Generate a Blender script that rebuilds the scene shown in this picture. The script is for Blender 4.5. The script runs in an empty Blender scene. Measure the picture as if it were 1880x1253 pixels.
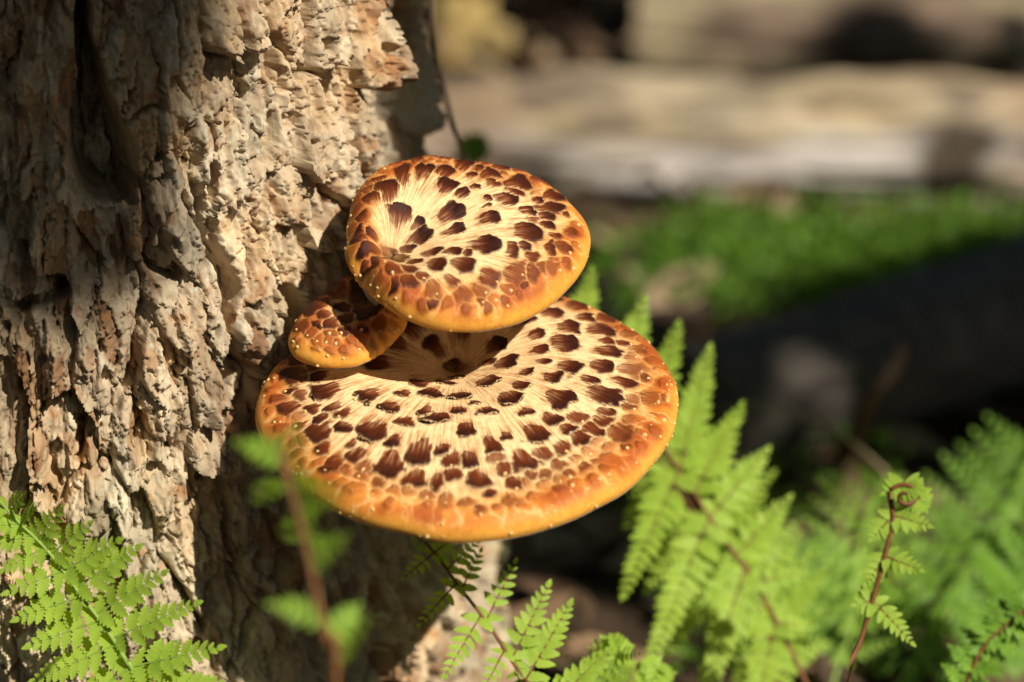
import bpy, math, random
import numpy as np
from mathutils import Vector, Matrix

# ------------------------------------------------------------------ camera, sky, sun, exposure
sc = bpy.context.scene
C = sc.collection
PITCH = math.radians(20)
LENS = 85.0
CAM = np.array([0.0, -1.15*math.cos(PITCH), 1.15*math.sin(PITCH)])
FWD = np.array([0, math.cos(PITCH), -math.sin(PITCH)])
UP = np.array([0, math.sin(PITCH), math.cos(PITCH)])
RIGHT = np.array([1.0, 0, 0])
cam_d = bpy.data.cameras.new('camera'); cam = bpy.data.objects.new('camera', cam_d); C.objects.link(cam)
cam_d.lens = LENS; cam_d.sensor_width = 36; cam_d.clip_start = 0.02; cam_d.clip_end = 400
cam.location = CAM; cam.rotation_euler = (math.pi/2 - PITCH, 0, 0)
cam_d.dof.use_dof = True; cam_d.dof.focus_distance = 1.125; cam_d.dof.aperture_fstop = 3.6; cam_d.dof.aperture_blades = 0
sc.camera = cam

SUN = np.array([0.50, -0.54, 0.68]); SUN /= np.linalg.norm(SUN)
w = bpy.data.worlds.new('World'); sc.world = w; w.use_nodes = True
nt = w.node_tree; nt.nodes.clear()
sky = nt.nodes.new('ShaderNodeTexSky'); sky.sky_type = 'NISHITA'; sky.sun_disc = False
sky.sun_elevation = math.asin(SUN[2]); sky.sun_rotation = math.atan2(SUN[0], SUN[1])
bg = nt.nodes.new('ShaderNodeBackground'); bg.inputs[1].default_value = 0.055
wo = nt.nodes.new('ShaderNodeOutputWorld')
nt.links.new(sky.outputs[0], bg.inputs[0]); nt.links.new(bg.outputs[0], wo.inputs[0])
sl = bpy.data.lights.new('sun', 'SUN'); sl.energy = 5.0; sl.angle = math.radians(0.53); sl.color = (1.0, 0.93, 0.82)
so = bpy.data.objects.new('sun', sl); C.objects.link(so)
so.rotation_euler = Vector(-SUN).to_track_quat('-Z', 'Y').to_euler(); so.location = SUN*8
vs = sc.view_settings; vs.view_transform = 'Standard'; vs.look = 'None'; vs.gamma = 1.0; vs.use_curve_mapping = False
vs.exposure = 0.32
sc.cycles.use_denoising = True
sc.cycles.max_bounces = 6; sc.cycles.diffuse_bounces = 3; sc.cycles.transmission_bounces = 4; sc.cycles.transparent_max_bounces = 4
sc.cycles.sample_clamp_indirect = 4.0

GROUND = -0.36
KX = 36.0/LENS/1880.0

def pix(px, py, D):
    return CAM + D*FWD + (px-940.0)*KX*D*RIGHT - (py-626.5)*KX*D*UP
def pixray(px, py):
    return FWD + (px-940.0)*KX*RIGHT - (py-626.5)*KX*UP
def depth_of(P):
    return (np.asarray(P) - CAM) @ FWD
def topix(P):
    P = np.atleast_2d(P); d = (P-CAM) @ FWD
    return 940 + (P-CAM)@RIGHT/d/KX, 626.5 - (P-CAM)@UP/d/KX, d

# ------------------------------------------------------------------ helpers
def _hash(ix, iy, iz, seed):
    h = (ix.astype(np.int64)*374761393 + iy.astype(np.int64)*668265263 + iz.astype(np.int64)*2147483647 + seed*1274126177) & 0xffffffff
    h = ((h ^ (h >> 13))*1274126177) & 0xffffffff
    h = ((h ^ (h >> 16))*2246822519) & 0xffffffff
    return ((h ^ (h >> 15)) & 0xffffff)/float(0xffffff)*2-1
def vn(x, y, z=0.0, seed=0):
    x, y, z = np.broadcast_arrays(np.asarray(x, float), np.asarray(y, float), np.asarray(z, float))
    fx, fy, fz = np.floor(x), np.floor(y), np.floor(z)
    tx, ty, tz = x-fx, y-fy, z-fz
    tx = tx*tx*tx*(tx*(tx*6-15)+10); ty = ty*ty*ty*(ty*(ty*6-15)+10); tz = tz*tz*(3-2*tz)
    flat = not np.any(tz)
    def layer(zz):
        a = _hash(fx, fy, zz, seed); b = _hash(fx+1, fy, zz, seed)
        c = _hash(fx, fy+1, zz, seed); d = _hash(fx+1, fy+1, zz, seed)
        return (a*(1-tx)+b*tx)*(1-ty) + (c*(1-tx)+d*tx)*ty
    if flat: return layer(fz)
    return layer(fz)*(1-tz) + layer(fz+1)*tz
def fbm(x, y, z=0.0, seed=0, o=4, g=0.5):
    s = 0; a = 1; t = 0
    for k in range(o):
        s = s + a*vn(x*2**k+17.3*k, y*2**k+9.1*k, z*2**k if np.any(z) else 0.0, seed+k); t += a; a *= g
    return s/t
def sstep(a, b, x):
    t = np.clip((x-a)/(b-a), 0, 1); return t*t*(3-2*t)
def mixc(a, b, t):
    return a + (b-a)*t[..., None]

def mesh_np(name, V, F, col=None, uv=None, smooth=True):
    V = np.asarray(V, np.float32); F = np.asarray(F, np.int32); k = F.shape[1]
    me = bpy.data.meshes.new(name)
    me.vertices.add(len(V)); me.vertices.foreach_set('co', V.ravel())
    me.loops.add(F.size); me.loops.foreach_set('vertex_index', F.ravel())
    me.polygons.add(len(F)); me.polygons.foreach_set('loop_start', np.arange(0, F.size, k, dtype=np.int32))
    if smooth: me.polygons.foreach_set('use_smooth', np.ones(len(F), bool))
    if col is not None:
        a = me.attributes.new('Col', 'FLOAT_COLOR', 'POINT')
        c = np.ones((len(V), 4), np.float32); c[:, :3] = col; a.data.foreach_set('color', c.ravel())
    if uv is not None:
        a = me.attributes.new('polar', 'FLOAT_VECTOR', 'POINT')
        c = np.zeros((len(V), 3), np.float32); c[:, :uv.shape[1]] = uv; a.data.foreach_set('vector', c.ravel())
    me.update(calc_edges=True); me.validate(clean_customdata=False)
    return me
def ob(name, me, mat=None, parent=None):
    o = bpy.data.objects.new(name, me); C.objects.link(o)
    if mat is not None and not len(me.materials): me.materials.append(mat)
    if parent is not None: o.parent = parent
    return o
def empty(name, loc=(0, 0, 0)):
    o = bpy.data.objects.new(name, None); C.objects.link(o); o.location = loc; o.empty_display_size = 0.02
    return o
def tag(o, label=None, cat=None, group=None, kind=None):
    if label: o['label'] = label
    if cat: o['category'] = cat
    if group: o['group'] = group
    if kind: o['kind'] = kind
    return o
def grid_faces(nr, nc, wrap=False):
    j = np.arange(nr-1)[:, None]; i = np.arange(nc if wrap else nc-1)[None, :]
    i2 = (i+1) % nc
    return np.stack([j*nc+i, j*nc+i2, (j+1)*nc+i2, (j+1)*nc+i], -1).reshape(-1, 4)
def tube(pts, rad, seg=8, cap=True):
    """swept tube: returns V,F(quads)"""
    P = np.asarray(pts, float); n = len(P); rad = np.broadcast_to(np.asarray(rad, float), (n,))
    T = np.gradient(P, axis=0); T /= np.linalg.norm(T, axis=1)[:, None]+1e-12
    ref = np.array([0.31, 0.17, 0.93]); 
    if abs(T[0] @ ref) > 0.9: ref = np.array([0.93, 0.2, 0.1])
    A = np.cross(T, ref); A /= np.linalg.norm(A, axis=1)[:, None]; B = np.cross(T, A)
    a = np.linspace(0, 2*np.pi, seg, endpoint=False)
    V = P[:, None] + rad[:, None, None]*(np.cos(a)[None, :, None]*A[:, None] + np.sin(a)[None, :, None]*B[:, None])
    V = V.reshape(-1, 3); F = grid_faces(n, seg, True)
    if cap:
        e0 = len(V); V = np.vstack([V, P[0], P[-1]]); i = np.arange(seg); i2 = (i+1) % seg
        F = np.vstack([F, np.stack([np.full(seg, e0), i2, i, np.full(seg, e0)], 1)[:0]])
        # close ends with degenerate-free quads (pairs)
        q = np.arange(0, seg-2, 2)
        f1 = np.stack([np.zeros_like(q), q+1, q+2, (q+3) % seg], 1) if seg % 2 == 0 else None
        if f1 is not None:
            good = [f for f in f1.tolist() if len(set(f)) == 4]
            if good:
                g = np.array(good); F = np.vstack([F, g[:, ::-1], g+(n-1)*seg])
        V = V[:e0]
    return V, F
def bez(pts, n):
    """Catmull-Rom through points"""
    P = np.asarray(pts, float)
    if len(P) == 2: return P[0] + np.linspace(0, 1, n)[:, None]*(P[1]-P[0])
    Q = np.vstack([2*P[0]-P[1], P, 2*P[-1]-P[-2]])
    t = np.linspace(0, len(P)-1-1e-9, n); k = t.astype(int); f = (t-k)[:, None]
    a, b, c, d = Q[k], Q[k+1], Q[k+2], Q[k+3]
    return 0.5*((2*b)+(c-a)*f+(2*a-5*b+4*c-d)*f*f+(3*b-a-3*c+d)*f**3)

# ------------------------------------------------------------------ materials
class NB:
    def __init__(s, name):
        s.m = bpy.data.materials.new(name); s.m.use_nodes = True; s.t = s.m.node_tree; s.t.nodes.clear()
    def n(s, typ, **kw):
        x = s.t.nodes.new(typ)
        for k, v in kw.items(): setattr(x, k, v)
        return x
    def l(s, a, b): s.t.links.new(a, b)
    def out(s, sh):
        o = s.n('ShaderNodeOutputMaterial'); s.l(sh, o.inputs['Surface']); return s.m
    def noise(s, vec, scale, detail=4, rough=0.55, dist=0.0):
        x = s.n('ShaderNodeTexNoise'); x.inputs['Scale'].default_value = scale; x.inputs['Detail'].default_value = detail
        x.inputs['Roughness'].default_value = rough; x.inputs['Distortion'].default_value = dist
        s.l(vec, x.inputs['Vector']); return x.outputs[0]
    def mapping(s, vec, sc_):
        x = s.n('ShaderNodeMapping'); x.inputs['Scale'].default_value = sc_; s.l(vec, x.inputs['Vector']); return x.outputs[0]
    def ramp(s, f, stops):
        x = s.n('ShaderNodeValToRGB'); e = x.color_ramp.elements
        while len(e) < len(stops): e.new(0.5)
        for k, (p, c) in enumerate(stops):
            e[k].position = p; e[k].color = (c[0], c[1], c[2], 1) if not np.isscalar(c) else (c, c, c, 1)
        s.l(f, x.inputs[0]); return x.outputs[0]
    def mix(s, f, a, b, mode='MIX'):
        x = s.n('ShaderNodeMix', data_type='RGBA', blend_type=mode)
        for v, i in ((f, 0), (a, 6), (b, 7)):
            if hasattr(v, 'is_output'): s.l(v, x.inputs[i])
            else: x.inputs[i].default_value = v if np.isscalar(v) else (*v[:3], 1)
        return x.outputs[2]
    def bump(s, h, strength, dist, nrm=None):
        x = s.n('ShaderNodeBump'); x.inputs['Strength'].default_value = strength; x.inputs['Distance'].default_value = dist
        s.l(h, x.inputs['Height'])
        if nrm is not None: s.l(nrm, x.inputs['Normal'])
        return x.outputs[0]
    def bsdf(s, col, rough=0.8, nrm=None, spec=0.3, sss=0.0, sss_r=(1, .5, .25), sss_s=0.003):
        x = s.n('ShaderNodeBsdfPrincipled')
        if hasattr(col, 'is_output'): s.l(col, x.inputs['Base Color'])
        else: x.inputs['Base Color'].default_value = (*col, 1)
        if hasattr(rough, 'is_output'): s.l(rough, x.inputs['Roughness'])
        else: x.inputs['Roughness'].default_value = rough
        x.inputs['Specular IOR Level'].default_value = spec
        if nrm is not None: s.l(nrm, x.inputs['Normal'])
        if sss:
            x.inputs['Subsurface Weight'].default_value = sss; x.inputs['Subsurface Radius'].default_value = sss_r
            x.inputs['Subsurface Scale'].default_value = sss_s
        return x.outputs[0]
    def objc(s): return s.n('ShaderNodeTexCoord').outputs['Object']
    def attr(s, name): return s.n('ShaderNodeAttribute', attribute_name=name)

def mat_bark():
    b = NB('bark'); v = b.objc()
    a = b.attr('Col').outputs['Color']
    n1 = b.noise(b.mapping(v, (1, 1, .45)), 85, 6, .62)
    c1 = b.ramp(n1, [(.25, (.46, .38, .31)), (.46, (.92, .88, .82)), (.6, (1.03, 1.02, 1)), (.78, (1.24, 1.22, 1.16))])
    c = b.mix(1.0, a, c1, 'MULTIPLY')
    spots = b.ramp(b.noise(v, 60, 3, .6), [(.59, 0.0), (.68, 1.0)])
    tint = b.noise(b.mapping(v, (1, 1, .5)), 24, 4, .6)
    c = b.mix(1.0, c, b.ramp(tint, [(.32, (.84, .88, .90)), (.5, (1, 1, 1)), (.68, (1.10, .97, .80))]), 'MULTIPLY')
    m = b.n('ShaderNodeMath', operation='MULTIPLY'); b.l(spots, m.inputs[0]); m.inputs[1].default_value = .7
    c = b.mix(m.outputs[0], c, (.36, .17, .065))
    lich = b.ramp(b.noise(v, 130, 2, .5), [(.70, 0.0), (.74, .55)])
    c = b.mix(lich, c, (.42, .45, .36))
    f1 = b.noise(b.mapping(v, (1, 1, .5)), 420, 5, .7)
    f2 = b.noise(v, 1500, 3, .6)
    nm = b.bump(f1, .55, .0012); nm = b.bump(f2, .35, .0004, nm)
    return b.out(b.bsdf(c, .92, nm, .12))
def mat_cap():
    b = NB('mushroom_cap'); a = b.attr('Col').outputs['Color']; p = b.attr('polar').outputs['Vector']; v = b.objc()
    fib = b.noise(b.mapping(p, (95, 420, 1)), 1.0, 4, .65)
    c = b.mix(1.0, a, b.ramp(fib, [(.28, (.80, .72, .64)), (.5, (1, 1, 1)), (.75, (1.08, 1.1, 1.12))]), 'MULTIPLY')
    mot = b.noise(v, 330, 5, .65); c = b.mix(1.0, c, b.ramp(mot, [(.28, (.86, .76, .66)), (.50, (1, 1, 1)), (.75, (1.05, 1.08, 1.1))]), 'MULTIPLY')
    nm = b.bump(fib, .35, .0005); nm = b.bump(b.noise(v, 900, 3, .6), .35, .0004, nm); nm = b.bump(mot, .25, .0008, nm)
    rg = b.ramp(b.noise(v, 160, 3), [(.3, .42), (.7, .62)])
    return b.out(b.bsdf(c, rg, nm, .22, .22, (1, .42, .14), .0035))
def mat_simple(name, col, rough=.8, nscale=200, var=.35, bumpd=.0005, spec=.25, sss=0):
    b = NB(name); v = b.objc()
    n = b.noise(v, nscale, 5, .6)
    lo = tuple(x*(1-var) for x in col); hi = tuple(min(1, x*(1+var)) for x in col)
    c = b.ramp(n, [(.3, lo), (.7, hi)])
    return b.out(b.bsdf(c, rough, b.bump(n, .5, bumpd), spec, sss))
def mat_leaf(name, col, trans=.45, var=.25, scale=60):
    b = NB(name); v = b.n('ShaderNodeNewGeometry').outputs['Position']
    n = b.noise(v, scale, 3, .6)
    lo = (col[0]*(1-var), col[1]*(1-var), col[2]*(1-var)); hi = (min(1, col[0]*(1+var)), min(1, col[1]*(1+var*.7)), col[2]*(1+var))
    c = b.ramp(n, [(.3, lo), (.7, hi)])
    nm = b.bump(b.noise(v, 1200, 2), .3, .0004)
    d = b.bsdf(c, .55, nm, .3)
    t = b.n('ShaderNodeBsdfTranslucent'); b.l(b.mix(1.0, c, (1.25, 1.15, .5), 'MULTIPLY'), t.inputs[0])
    m = b.n('ShaderNodeMixShader'); m.inputs[0].default_value = trans; b.l(d, m.inputs[1]); b.l(t.outputs[0], m.inputs[2])
    return b.out(m.outputs[0])
def mat_attr(name, rough=.85, nscale=60, bumpd=.003, spec=.15, stretch=(1, 1, 1), lo=.65, hi=1.3):
    b = NB(name); v = b.mapping(b.objc(), stretch); a = b.attr('Col').outputs['Color']
    n = b.noise(v, nscale, 6, .62)
    c = b.mix(1.0, a, b.ramp(n, [(.3, lo), (.7, hi)]), 'MULTIPLY')
    return b.out(b.bsdf(c, rough, b.bump(n, .6, bumpd), spec))

M_BARK = mat_bark(); M_CAP = mat_cap()
M_PORE = mat_simple('pore_surface', (.72, .56, .36), .8, 700, .25, .0006, .2, .1)
M_WART = mat_simple('wart', (.74, .46, .17), .6, 900, .15, .0002, .3, .1)
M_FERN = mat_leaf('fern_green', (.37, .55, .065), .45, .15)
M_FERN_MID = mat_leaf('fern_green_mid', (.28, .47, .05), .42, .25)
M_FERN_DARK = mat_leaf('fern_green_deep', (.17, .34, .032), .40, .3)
M_RACHIS = mat_simple('rachis_green', (.21, .32, .05), .5, 300, .2, .0002)
M_STEMB = mat_simple('stem_brown', (.16, .065, .022), .5, 300, .3, .0002)
M_MOSS = mat_leaf('moss_green', (.12, .25, .024), .35, .4, 25)
M_LOG = mat_attr('weathered_wood', .85, 22, .012, .15, (.3, 1, 1), .42, 1.35)
M_STICK = mat_simple('stick_brown', (.14, .085, .05), .85, 90, .4, .001)
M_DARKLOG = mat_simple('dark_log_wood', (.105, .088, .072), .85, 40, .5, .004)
M_SOIL = mat_simple('forest_soil', (.055, .036, .022), .95, 18, .55, .01, .1)
M_LITTER = mat_attr('leaf_litter', .8, 40, .001, .15)
M_GRASS = mat_simple('dry_grass', (.34, .25, .14), .7, 90, .2, .0003)
M_CANOPY = mat_leaf('canopy_green', (.07, .17, .025), .3, .3, 6)
M_TRUNK2 = mat_simple('grey_bark', (.13, .11, .09), .9, 20, .4, .01)

rng = np.random.default_rng(11)
random.seed(5)

# ------------------------------------------------------------------ ground
def ground():
    xs = np.concatenate([-np.geomspace(60, 2.2, 14), np.linspace(-2, 4, 121), np.geomspace(4.2, 60, 14)])
    ys = np.concatenate([-np.geomspace(60, 1.7, 14), np.linspace(-1.5, 6, 151), np.geomspace(6.2, 90, 18)])
    X, Y = np.meshgrid(xs, ys)
    Z = GROUND + .02*fbm(X*2.2, Y*2.2, seed=3) + .012*fbm(X*9, Y*9, seed=4)
    r = np.hypot(X-XA, Y-YA); Z = Z + .03*np.exp(-(r/.35)**2)
    me = mesh_np('ground', np.stack([X, Y, Z], -1).reshape(-1, 3), grid_faces(len(ys), len(xs)))
    tag(ob('ground', me, M_SOIL), 'dark brown forest soil under the litter', 'ground', kind='structure')
XA, YA, R0 = -.242, .18, .2
def trunk_r(z): return R0 + .010*np.exp(-(z+.1)/.13)

# ------------------------------------------------------------------ oak trunk with bark
def trunk_hit(px, py):
    d = pixray(px, py); Ds = np.linspace(.95, 1.7, 3000)
    P = CAM + Ds[:, None]*d
    ins = np.hypot(P[:, 0]-XA, P[:, 1]-YA) < trunk_r(P[:, 2])
    if not ins.any():
        k = int(np.argmin(np.hypot(P[:, 0]-XA, P[:, 1]-YA)-trunk_r(P[:, 2])))
    else: k = int(np.argmax(ins))
    p = P[k]; return math.atan2(p[0]-XA, -(p[1]-YA))*R0, p[2]

PLATES = [  # px, py, half width, half length, lean deg, height mm, lower-end lift mm
 (40,70,58,150,2,1,2),(100,130,45,120,0,2,3),(60,270,55,110,3,0,3),(95,400,50,110,-2,2,3),(25,480,45,90,0,0,2),
 (70,640,62,120,4,4,4),(110,820,55,100,-4,5,5),(25,800,40,110,0,2,3),(60,545,60,40,10,2,2),(190,520,38,80,-8,2,2),
 (262,120,66,125,4,8,3),(278,265,52,80,-4,7,4),(300,350,30,70,-6,5,5),(345,90,26,110,0,4,1),(330,215,26,90,2,3,2),
 (425,55,42,52,0,6,6),(400,150,28,70,0,3,2),(440,215,44,110,-3,5,1),(455,350,42,120,0,6,2),(365,300,30,110,0,4,2),
 (555,70,30,80,4,3,2),(590,60,30,90,0,4,3),(530,190,22,110,0,2,2),(575,230,28,100,-2,4,3),(620,190,30,110,0,5,3),(625,300,32,80,0,4,3),
 (655,40,24,90,0,5,6),(678,85,22,70,-6,7,8),(740,120,28,160,0,-15,1),(790,140,30,200,2,-18,1),(735,260,26,70,0,-12,1),(670,210,22,70,0,2,3),
 (325,430,40,85,2,7,3),(270,400,26,60,-8,1,2),(440,470,38,100,2,7,2),(520,370,36,52,0,6,4),(592,405,40,55,4,8,6),(580,490,46,45,0,6,3),
 (520,470,28,60,0,3,2),(470,600,38,80,3,5,2),(325,560,42,80,0,6,3),(390,560,24,80,0,3,2),(215,640,46,110,-14,5,3),(300,690,40,110,10,5,3),
 (240,770,46,90,-8,6,4),(375,690,34,110,2,8,10),(385,790,40,46,0,11,8),(430,700,30,90,4,0,1),(450,800,30,80,0,0,2),
 (345,910,34,60,-20,5,3),(300,880,34,60,8,4,3),(365,1000,46,110,4,6,3),(170,900,56,70,0,4,3),(230,970,42,80,0,2,2),(500,760,40,100,0,1,2),
 (520,900,52,100,0,3,2),(470,1000,40,100,-4,2,2),(560,1060,50,70,6,4,2),(480,1190,46,90,0,6,3),(580,1200,46,80,0,3,2),(420,1120,36,90,0,2,2),
 (660,1040,44,100,0,2,3),(640,1180,40,100,4,2,3),(740,1110,34,100,8,7,5),(720,1210,34,80,4,8,5),(800,1060,36,110,0,5,3),(790,1200,34,100,0,3,3),
 (850,1120,30,120,0,2,3),(880,1220,30,90,0,0,3),(300,1130,46,90,0,4,3),(200,1120,50,90,0,2,2),(90,1010,50,80,0,4,3),(60,1160,50,100,0,3,3),(330,1230,40,60,0,3,2),
 (620,620,36,80,0,3,2),(650,740,40,100,0,1,2),(600,860,40,100,0,1,2),(700,600,40,100,0,0,2),(740,780,40,120,0,0,2),(680,440,30,90,0,0,2),
]
GROOVES = [  # polylines px, py, half width px, depth mm
 ([(158,-40,11),(160,60,12),(165,140,18),(172,215,34),(186,280,50),(203,335,40),(226,375,16)], 58),
 ([(385,300,5),(378,400,8),(385,450,9),(405,500,6),(408,600,5)], 14),
 ([(512,40,4),(518,120,6),(510,190,5)], 9),
 ([(640,10,5),(637,130,6),(650,165,6)], 10),
 ([(684,170,6),(690,290,8)], 16),
 ([(286,470,12),(296,490,14),(320,503,8)], 20),
 ([(150,770,6),(150,835,7)], 16),
 ([(518,535,8),(528,585,12),(536,620,10)], 22),
 ([(402,640,4),(408,760,5),(412,900,6),(415,1010,5)], 9),
 ([(40,565,7),(85,545,8),(115,540,5)], 14),
 ([(265,560,5),(230,690,6),(215,740,5)], 9),
 ([(420,1000,5),(450,1070,7),(500,1100,5)], 9),
 ([(505,215,6),(508,262,5)], 12),([(640,350,5),(646,430,6),(638,470,4)], 14),
 ([(770,1180,6),(800,1250,8)], 12),([(690,1120,5),(670,1250,7)], 10),([(380,90,4),(395,100,6),(445,100,4)], 9),([(490,320,5),(480,390,4)], 8),
]
def build_trunk():
    th = np.concatenate([np.linspace(-62, -11, 70), np.linspace(-10.5, 97, 560), np.linspace(97.8, 135, 45)])
    th = np.radians(th)
    zz = np.concatenate([np.linspace(GROUND-.03, -.262, 36), np.linspace(-.26, .185, 680), np.linspace(.188, .42, 80)])
    TH, Z = np.meshgrid(th, zz); U = TH*R0
    u, v = U.ravel(), Z.ravel()
    # domain warp
    wu = u + .0055*fbm(u*38, v*20, seed=21, o=3) + .0016*fbm(u*190, v*130, seed=22, o=3)
    wv = v + .009*fbm(u*38, v*20, seed=23, o=3) + .0022*fbm(u*190, v*130, seed=24, o=3)
    seeds = []
    for (px, py, hw, hl, an, h, lf) in PLATES:
        U0, V0 = trunk_hit(px, py)
        c = max(.35, math.cos(U0/R0)); k = KX*1.16
        seeds.append((U0, V0, hw*k/c, hl*k*1.05, math.radians(an), h*.001, lf*.001))
    r2 = np.random.default_rng(4)
    for _ in range(4000):
        U0 = r2.uniform(-.22, .47); V0 = r2.uniform(GROUND-.03, .42); hw = r2.uniform(.010, .016); hl = r2.uniform(.022, .042)
        if all(((U0-s[0])/(s[2]+hw))**2 + ((V0-s[1])/(s[3]+hl))**2 > .80 for s in seeds):
            seeds.append((U0, V0, hw, hl, r2.normal(0, .06), r2.uniform(-.001, .006)-(.010 if U0 > .255 and V0 > -.09 else 0), r2.uniform(.001, .004)))
    F1 = np.full(u.shape, 9e9); F2 = F1.copy(); ID = np.zeros(u.shape, int); S1 = np.zeros(u.shape)
    for i, (a, b, hw, hl, an, h, lf) in enumerate(seeds):
        du, dv = wu-a, wv-b; ca, sa = math.cos(an), math.sin(an)
        d = (np.abs((du*ca+dv*sa)/hw)**2.6 + np.abs((-du*sa+dv*ca)/hl)**2.6)**(1/2.6)
        n1 = d < F1
        F2 = np.where(n1, F1, np.minimum(F2, d)); F1 = np.where(n1, d, F1); ID = np.where(n1, i, ID)
    sd = np.array(seeds)
    e = F2-F1
    hgt = sd[ID, 5]; lift = sd[ID, 6]; rel = (v-sd[ID, 1])/sd[ID, 3]; relu = (u-sd[ID, 0])/sd[ID, 2]
    rnd = _hash(ID, ID*0, ID*0, 77)
    H = hgt*1.35 + 1.25*lift*np.clip(-rel, -1.2, 1.2) + .0022*rnd*np.clip(relu, -1, 1)
    H = H - .0016*np.clip(F1, 0, 1.4)**3
    cr_amt = sstep(.0, .5, fbm(u*26, v*15, seed=31, o=3))
    H = H - .0100*(1-sstep(.01, .16, e))*cr_amt
    # loose flakes: overlapping thin slabs with stepped, ragged edges
    def cells(cu, cv_, seed, wob):
        a = (u + wob*fbm(u*70, v*45, seed=seed, o=3) + .3*wob*fbm(u*420, v*260, seed=seed+1, o=2))/cu
        b = (v + 1.9*wob*fbm(u*70, v*45, seed=seed+2, o=3) + .8*wob*fbm(u*420, v*260, seed=seed+3, o=2))/cv_
        fa, fb = np.floor(a), np.floor(b); f1 = np.full(a.shape, 9.); f2 = f1.copy(); ca_ = np.zeros(a.shape); cb_ = ca_.copy(); ha = ca_.copy(); hb = ca_.copy()
        for da in (-1, 0, 1):
            for db in (-1, 0, 1):
                ga, gb = fa+da, fb+db
                pa = ga+.5+.45*_hash(ga, gb, gb*0, seed+10); pb = gb+.5+.45*_hash(ga, gb, gb*0, seed+11)
                d = np.hypot(a-pa, b-pb); m = d < f1
                f2 = np.where(m, f1, np.minimum(f2, d)); f1 = np.where(m, d, f1)
                ca_ = np.where(m, a-pa, ca_); cb_ = np.where(m, b-pb, cb_); ha = np.where(m, _hash(ga, gb, gb*0, seed+12), ha); hb = np.where(m, _hash(ga, gb, gb*0, seed+13), hb)
        return ca_, cb_, f2-f1, ha, hb
    ca_, cb_, ee, ha, hb = cells(.0155, .052, 210, .0050)
    H = H + .0048*ha + .0040*ha*ca_ - .0022*np.abs(hb)*cb_ - .0105*(1-sstep(.0, .10, ee))*sstep(-.1, .4, hb)*sstep(.12, .40, np.abs(ca_))
    flk = ha
    ca_, cb_, ee, ha, hb = cells(.0072, .0230, 240, .0030)
    H = H + .0014*ha + .0016*ha*ca_ - .0008*np.abs(hb)*cb_ - .0050*(1-sstep(.0, .12, ee))*sstep(.2, .6, hb)*sstep(.12, .40, np.abs(ca_))
    ca_, cb_, ee, ha2, hb = cells(.0034, .0070, 270, .0014)
    H = H + .0004*ha2 + .0004*ha2*ca_
    # lamellae: terraces of a stretched noise
    n = fbm(wu*60+3*rnd, wv*17, seed=41, o=5, g=.58)
    t = n*8; f = np.floor(t); ter = (f+sstep(.80, 1.0, t-f))/8
    H = H + .0165*ter
    # lumps, grain and fine pitting
    H = H + .0030*fbm(u*48, v*26, seed=51, o=3) + .0017*fbm(u*260, v*34, seed=52, o=3) + .0006*fbm(u*700, v*420, seed=53, o=2)
    pit = fbm(u*120, v*60, seed=61, o=2); H = H - .0075*sstep(.50, .60, pit)
    # grooves
    for poly, dep in GROOVES:
        dmin = np.full(u.shape, 9.)
        q = [(*trunk_hit(a, b), c*KX*1.16*(1.0 if dep > 40 else 1.55)) for a, b, c in poly]
        gu = u + .004*fbm(u*60, v*40, seed=71, o=3); gv = v
        for (a, b, ra), (c, d, rb) in zip(q[:-1], q[1:]):
            L2 = (c-a)**2+(d-b)**2+1e-9; tt = np.clip(((gu-a)*(c-a)+(gv-b)*(d-b))/L2, 0, 1)
            rr = ra+(rb-ra)*tt; dd = np.hypot(gu-a-(c-a)*tt, gv-b-(d-b)*tt)/rr
            dmin = np.minimum(dmin, dd)
        H = H - dep*.001*(1-sstep(.85, 1.30, dmin))
    RR = trunk_r(v) + H
    P = np.stack([XA + RR*np.sin(u/R0), YA - RR*np.cos(u/R0), v], -1)
    # colour: tan cork, greyer weathered faces, red-brown where flakes have come off
    tan = np.array([.47, .365, .245]); grey = np.array([.37, .325, .25]); red = np.array([.27, .135, .065]); pale = np.array([.64, .55, .40])
    col = np.broadcast_to(tan, P.shape).copy()
    g = sstep(-.2, .3, fbm(u*30, v*14, seed=81, o=4)); col = mixc(col, grey, g*.75)
    col = mixc(col, pale, sstep(.0, .8, flk)*.55); col = mixc(col, pale, sstep(.2, .9, ha)*.45)
    lo = sstep(-.35, -.8, ha)*sstep(-.1, .25, fbm(u*22, v*17, seed=84, o=3)); col = mixc(col, red, lo*.75)
    col = mixc(col, red, sstep(.38, .58, fbm(u*95, v*50, seed=88, o=3))*.55)
    col = col*(1+.14*rnd[:, None]*np.array([1, .95, .9]))*(1+.10*ha2[:, None])
    alg = sstep(.0, .5, fbm(u*16, v*10, seed=86, o=3))*sstep(.02, -.16, v)*.45
    col = mixc(col, np.array([.23, .25, .15]), alg)
    root = tag(empty('oak_tree', (XA, YA, GROUND)), 'thick tree trunk with rough grey tan flaking bark that carries the mushrooms', 'tree')
    nr, nc = Z.shape
    qf = grid_faces(nr, nc)
    qid = ID[qf[:, 0]]
    P = P - np.array([XA, YA, GROUND])
    order = np.argsort(qid, kind='stable'); cuts = np.searchsorted(qid[order], np.arange(len(seeds)+1))
    for i in range(len(seeds)):
        fq = qf[order[cuts[i]:cuts[i+1]]]
        if len(fq) < 4: continue
        us, inv = np.unique(fq, return_inverse=True)
        ob('bark_plate', mesh_np('bark_plate', P[us], inv.reshape(-1, 4), col[us], None, False), M_BARK, root)
    # inner wood column, set back behind the bark
    a = np.linspace(0, 2*np.pi, 96, endpoint=False); zs = np.linspace(GROUND-.05, 3.2, 60)
    A, Z2 = np.meshgrid(a, zs)
    back = .5-.5*np.cos(A)  # 0 at front
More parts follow.
